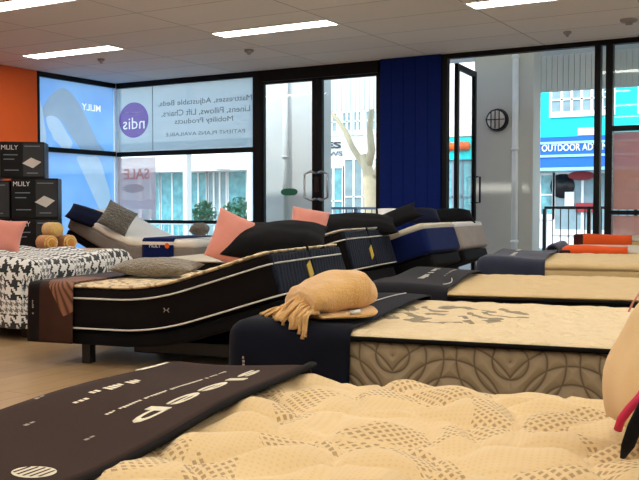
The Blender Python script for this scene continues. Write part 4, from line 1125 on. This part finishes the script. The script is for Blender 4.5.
box('sign_board', (fx_(444), fx_(480), YB-.1, YB+.02, zc(160), zc(138)), M['turq'], pb)
box('sign_board', (fx_(444), fx_(480), YB-.1, YB+.02, zc(137), zc(124)), M['white_p'], pb)
text('sign_lettering', 'XA', M['orange'], pb, (fx_(458), YB-.1, zc(148)), (1, 0, 0), (0, 0, 1), 1.0, .22, bold=.03) if False else None
bm = bmesh.new()
for i, u in enumerate((446, 451, 457, 463, 468)):
    bmesh.ops.create_uvsphere(bm, u_segments=8, v_segments=6, radius=.13, matrix=Matrix.Translation((fx_(u), YB-.12, zc(147))))
bmo('sign_flowers', bm, M['orange'], pb)
shop_win(pb, fx_(444), fx_(482), .4, zc(162), 4, 2, M['dglass'], M['text_g'], y=YB+.02, name='shop_window')
# glazed shops far left
gb_ = thing('street_building', 'long glazed shop with pale fascia seen through the back left window', 'building', (0, 0, 0))
box('wall', (fx_(90)-8, fx_(318)-.02, YB+.02, YB+6, -.02, 6.5), M['white_p'], gb_)
zg = lambda v: fz_(190, v)
box('awning', (fx_(90)-8, fx_(318), YB-.8, YB+.02, zg(171)-.05, zg(171)+.1), M['white_p'], gb_)
for u0, u1, nx, mt in ((100, 140, 3, 'dglass'), (143, 161, 2, 'dglass'), (162, 185, 2, 'dglass'), (191, 208, 2, 'dglass'), (209, 227, 3, 'sglass'), (230, 247, 1, 'dglass'), (252, 300, 3, 'dglass')):
    shop_win(gb_, fx_(u0), fx_(u1), .05, zg(173), nx, 1, M[mt], M['white_p'], y=YB+.02, name='shop_window')
box('fascia_sign', (fx_(232), fx_(246), YB-.86, YB-.8, zg(171), zg(163)), M['white_p'], gb_)
# verandah posts on the far kerb
for u, lab in ((188, 'white verandah post seen through the middle of the back left window'), (252, 'white verandah post seen beside the glass door frame')):
    X = on_y(u, 200, 18)[0]; o = box('verandah_post', (X-.06, X+.06, 17.9, 18.1, -.02, 4.4), M['white_p'], bev=.01); tag(o, lab, 'post', 'verandah posts')
o = box('verandah_roof', (on_y(60, 160, 18)[0], on_y(256, 160, 18)[0], 17.8, 20, 2.70, 2.85), M['white_p']); tag(o, 'pale verandah roof above the glazed shops', 'roof')
# street planting
for u, z_, s, lab in ((240, 19.4, .8, 'green shrub seen through the back left window, right half'), (205, 19.9, .6, 'green shrub seen through the middle of the back left window')):
    X = on_y(u, 200, z_)[0]; sb = thing('shrub', lab, 'shrub', (X, z_, -.02), 0, 'street shrubs')
    tube('stem', [(0, 0, 0), (.02, 0, .4), (0, 0, .8)], .02, M['bark'], sb)
    bm = bmesh.new(); rr = random.Random(int(u))
    for i in range(420):
        d = Vector((rr.gauss(0, 1), rr.gauss(0, 1), rr.gauss(0, 1))); d.normalize(); d *= rr.random()**.4*s*.55
        p = Vector((0, 0, .95))+Vector((d.x, d.y, d.z)); a = Vector((rr.random()-.5, rr.random()-.5, rr.random()-.5)).normalized()*.07; b = a.cross(Vector((rr.random(), rr.random(), 1))).normalized()*.04
        bm.faces.new([bm.verts.new(p+a), bm.verts.new(p+b), bm.verts.new(p-a), bm.verts.new(p-b)])
    bmo('leaves', bm, M['leaf'], sb)

# ------------------------------------------------------------------ light, sky, camera
w = bpy.data.worlds.new('World'); S.world = w; w.use_nodes = True
nt = w.node_tree; bg = nt.nodes['Background']
sky = nt.nodes.new('ShaderNodeTexSky'); sky.sky_type = 'NISHITA'; sky.sun_disc = False; sky.sun_elevation = radians(48); sky.sun_rotation = radians(160); sky.air_density = 1.2; sky.dust_density = 1.5
mx = nt.nodes.new('ShaderNodeMix'); mx.data_type = 'RGBA'; mx.inputs[0].default_value = .45; mx.inputs[7].default_value = (2.2, 2.35, 2.5, 1)
nt.links.new(sky.outputs[0], mx.inputs[6]); nt.links.new(mx.outputs[2], bg.inputs[0]); bg.inputs[1].default_value = .62
sd = bpy.data.lights.new('sun', 'SUN'); sd.energy = 2.2; sd.angle = radians(1.5); sd.color = (1, .96, .9)
so = bpy.data.objects.new('sun', sd); C.objects.link(so); so.rotation_euler = (radians(40), 0, radians(-25)); so.location = (0, 0, 20)

cd = bpy.data.cameras.new('camera'); cam = bpy.data.objects.new('camera', cd); C.objects.link(cam); S.camera = cam
cd.sensor_width = 36; cd.lens = F/639*36; cd.clip_start = .05; cd.clip_end = 300
cam.location = (0, 0, EYE); cam.rotation_euler = (radians(90)-math.atan((240-HZ)/F), 0, TH)
S.view_settings.view_transform = 'Standard'; S.view_settings.look = 'None'; S.view_settings.gamma = 1; S.view_settings.use_curve_mapping = False
S.view_settings.exposure = .25
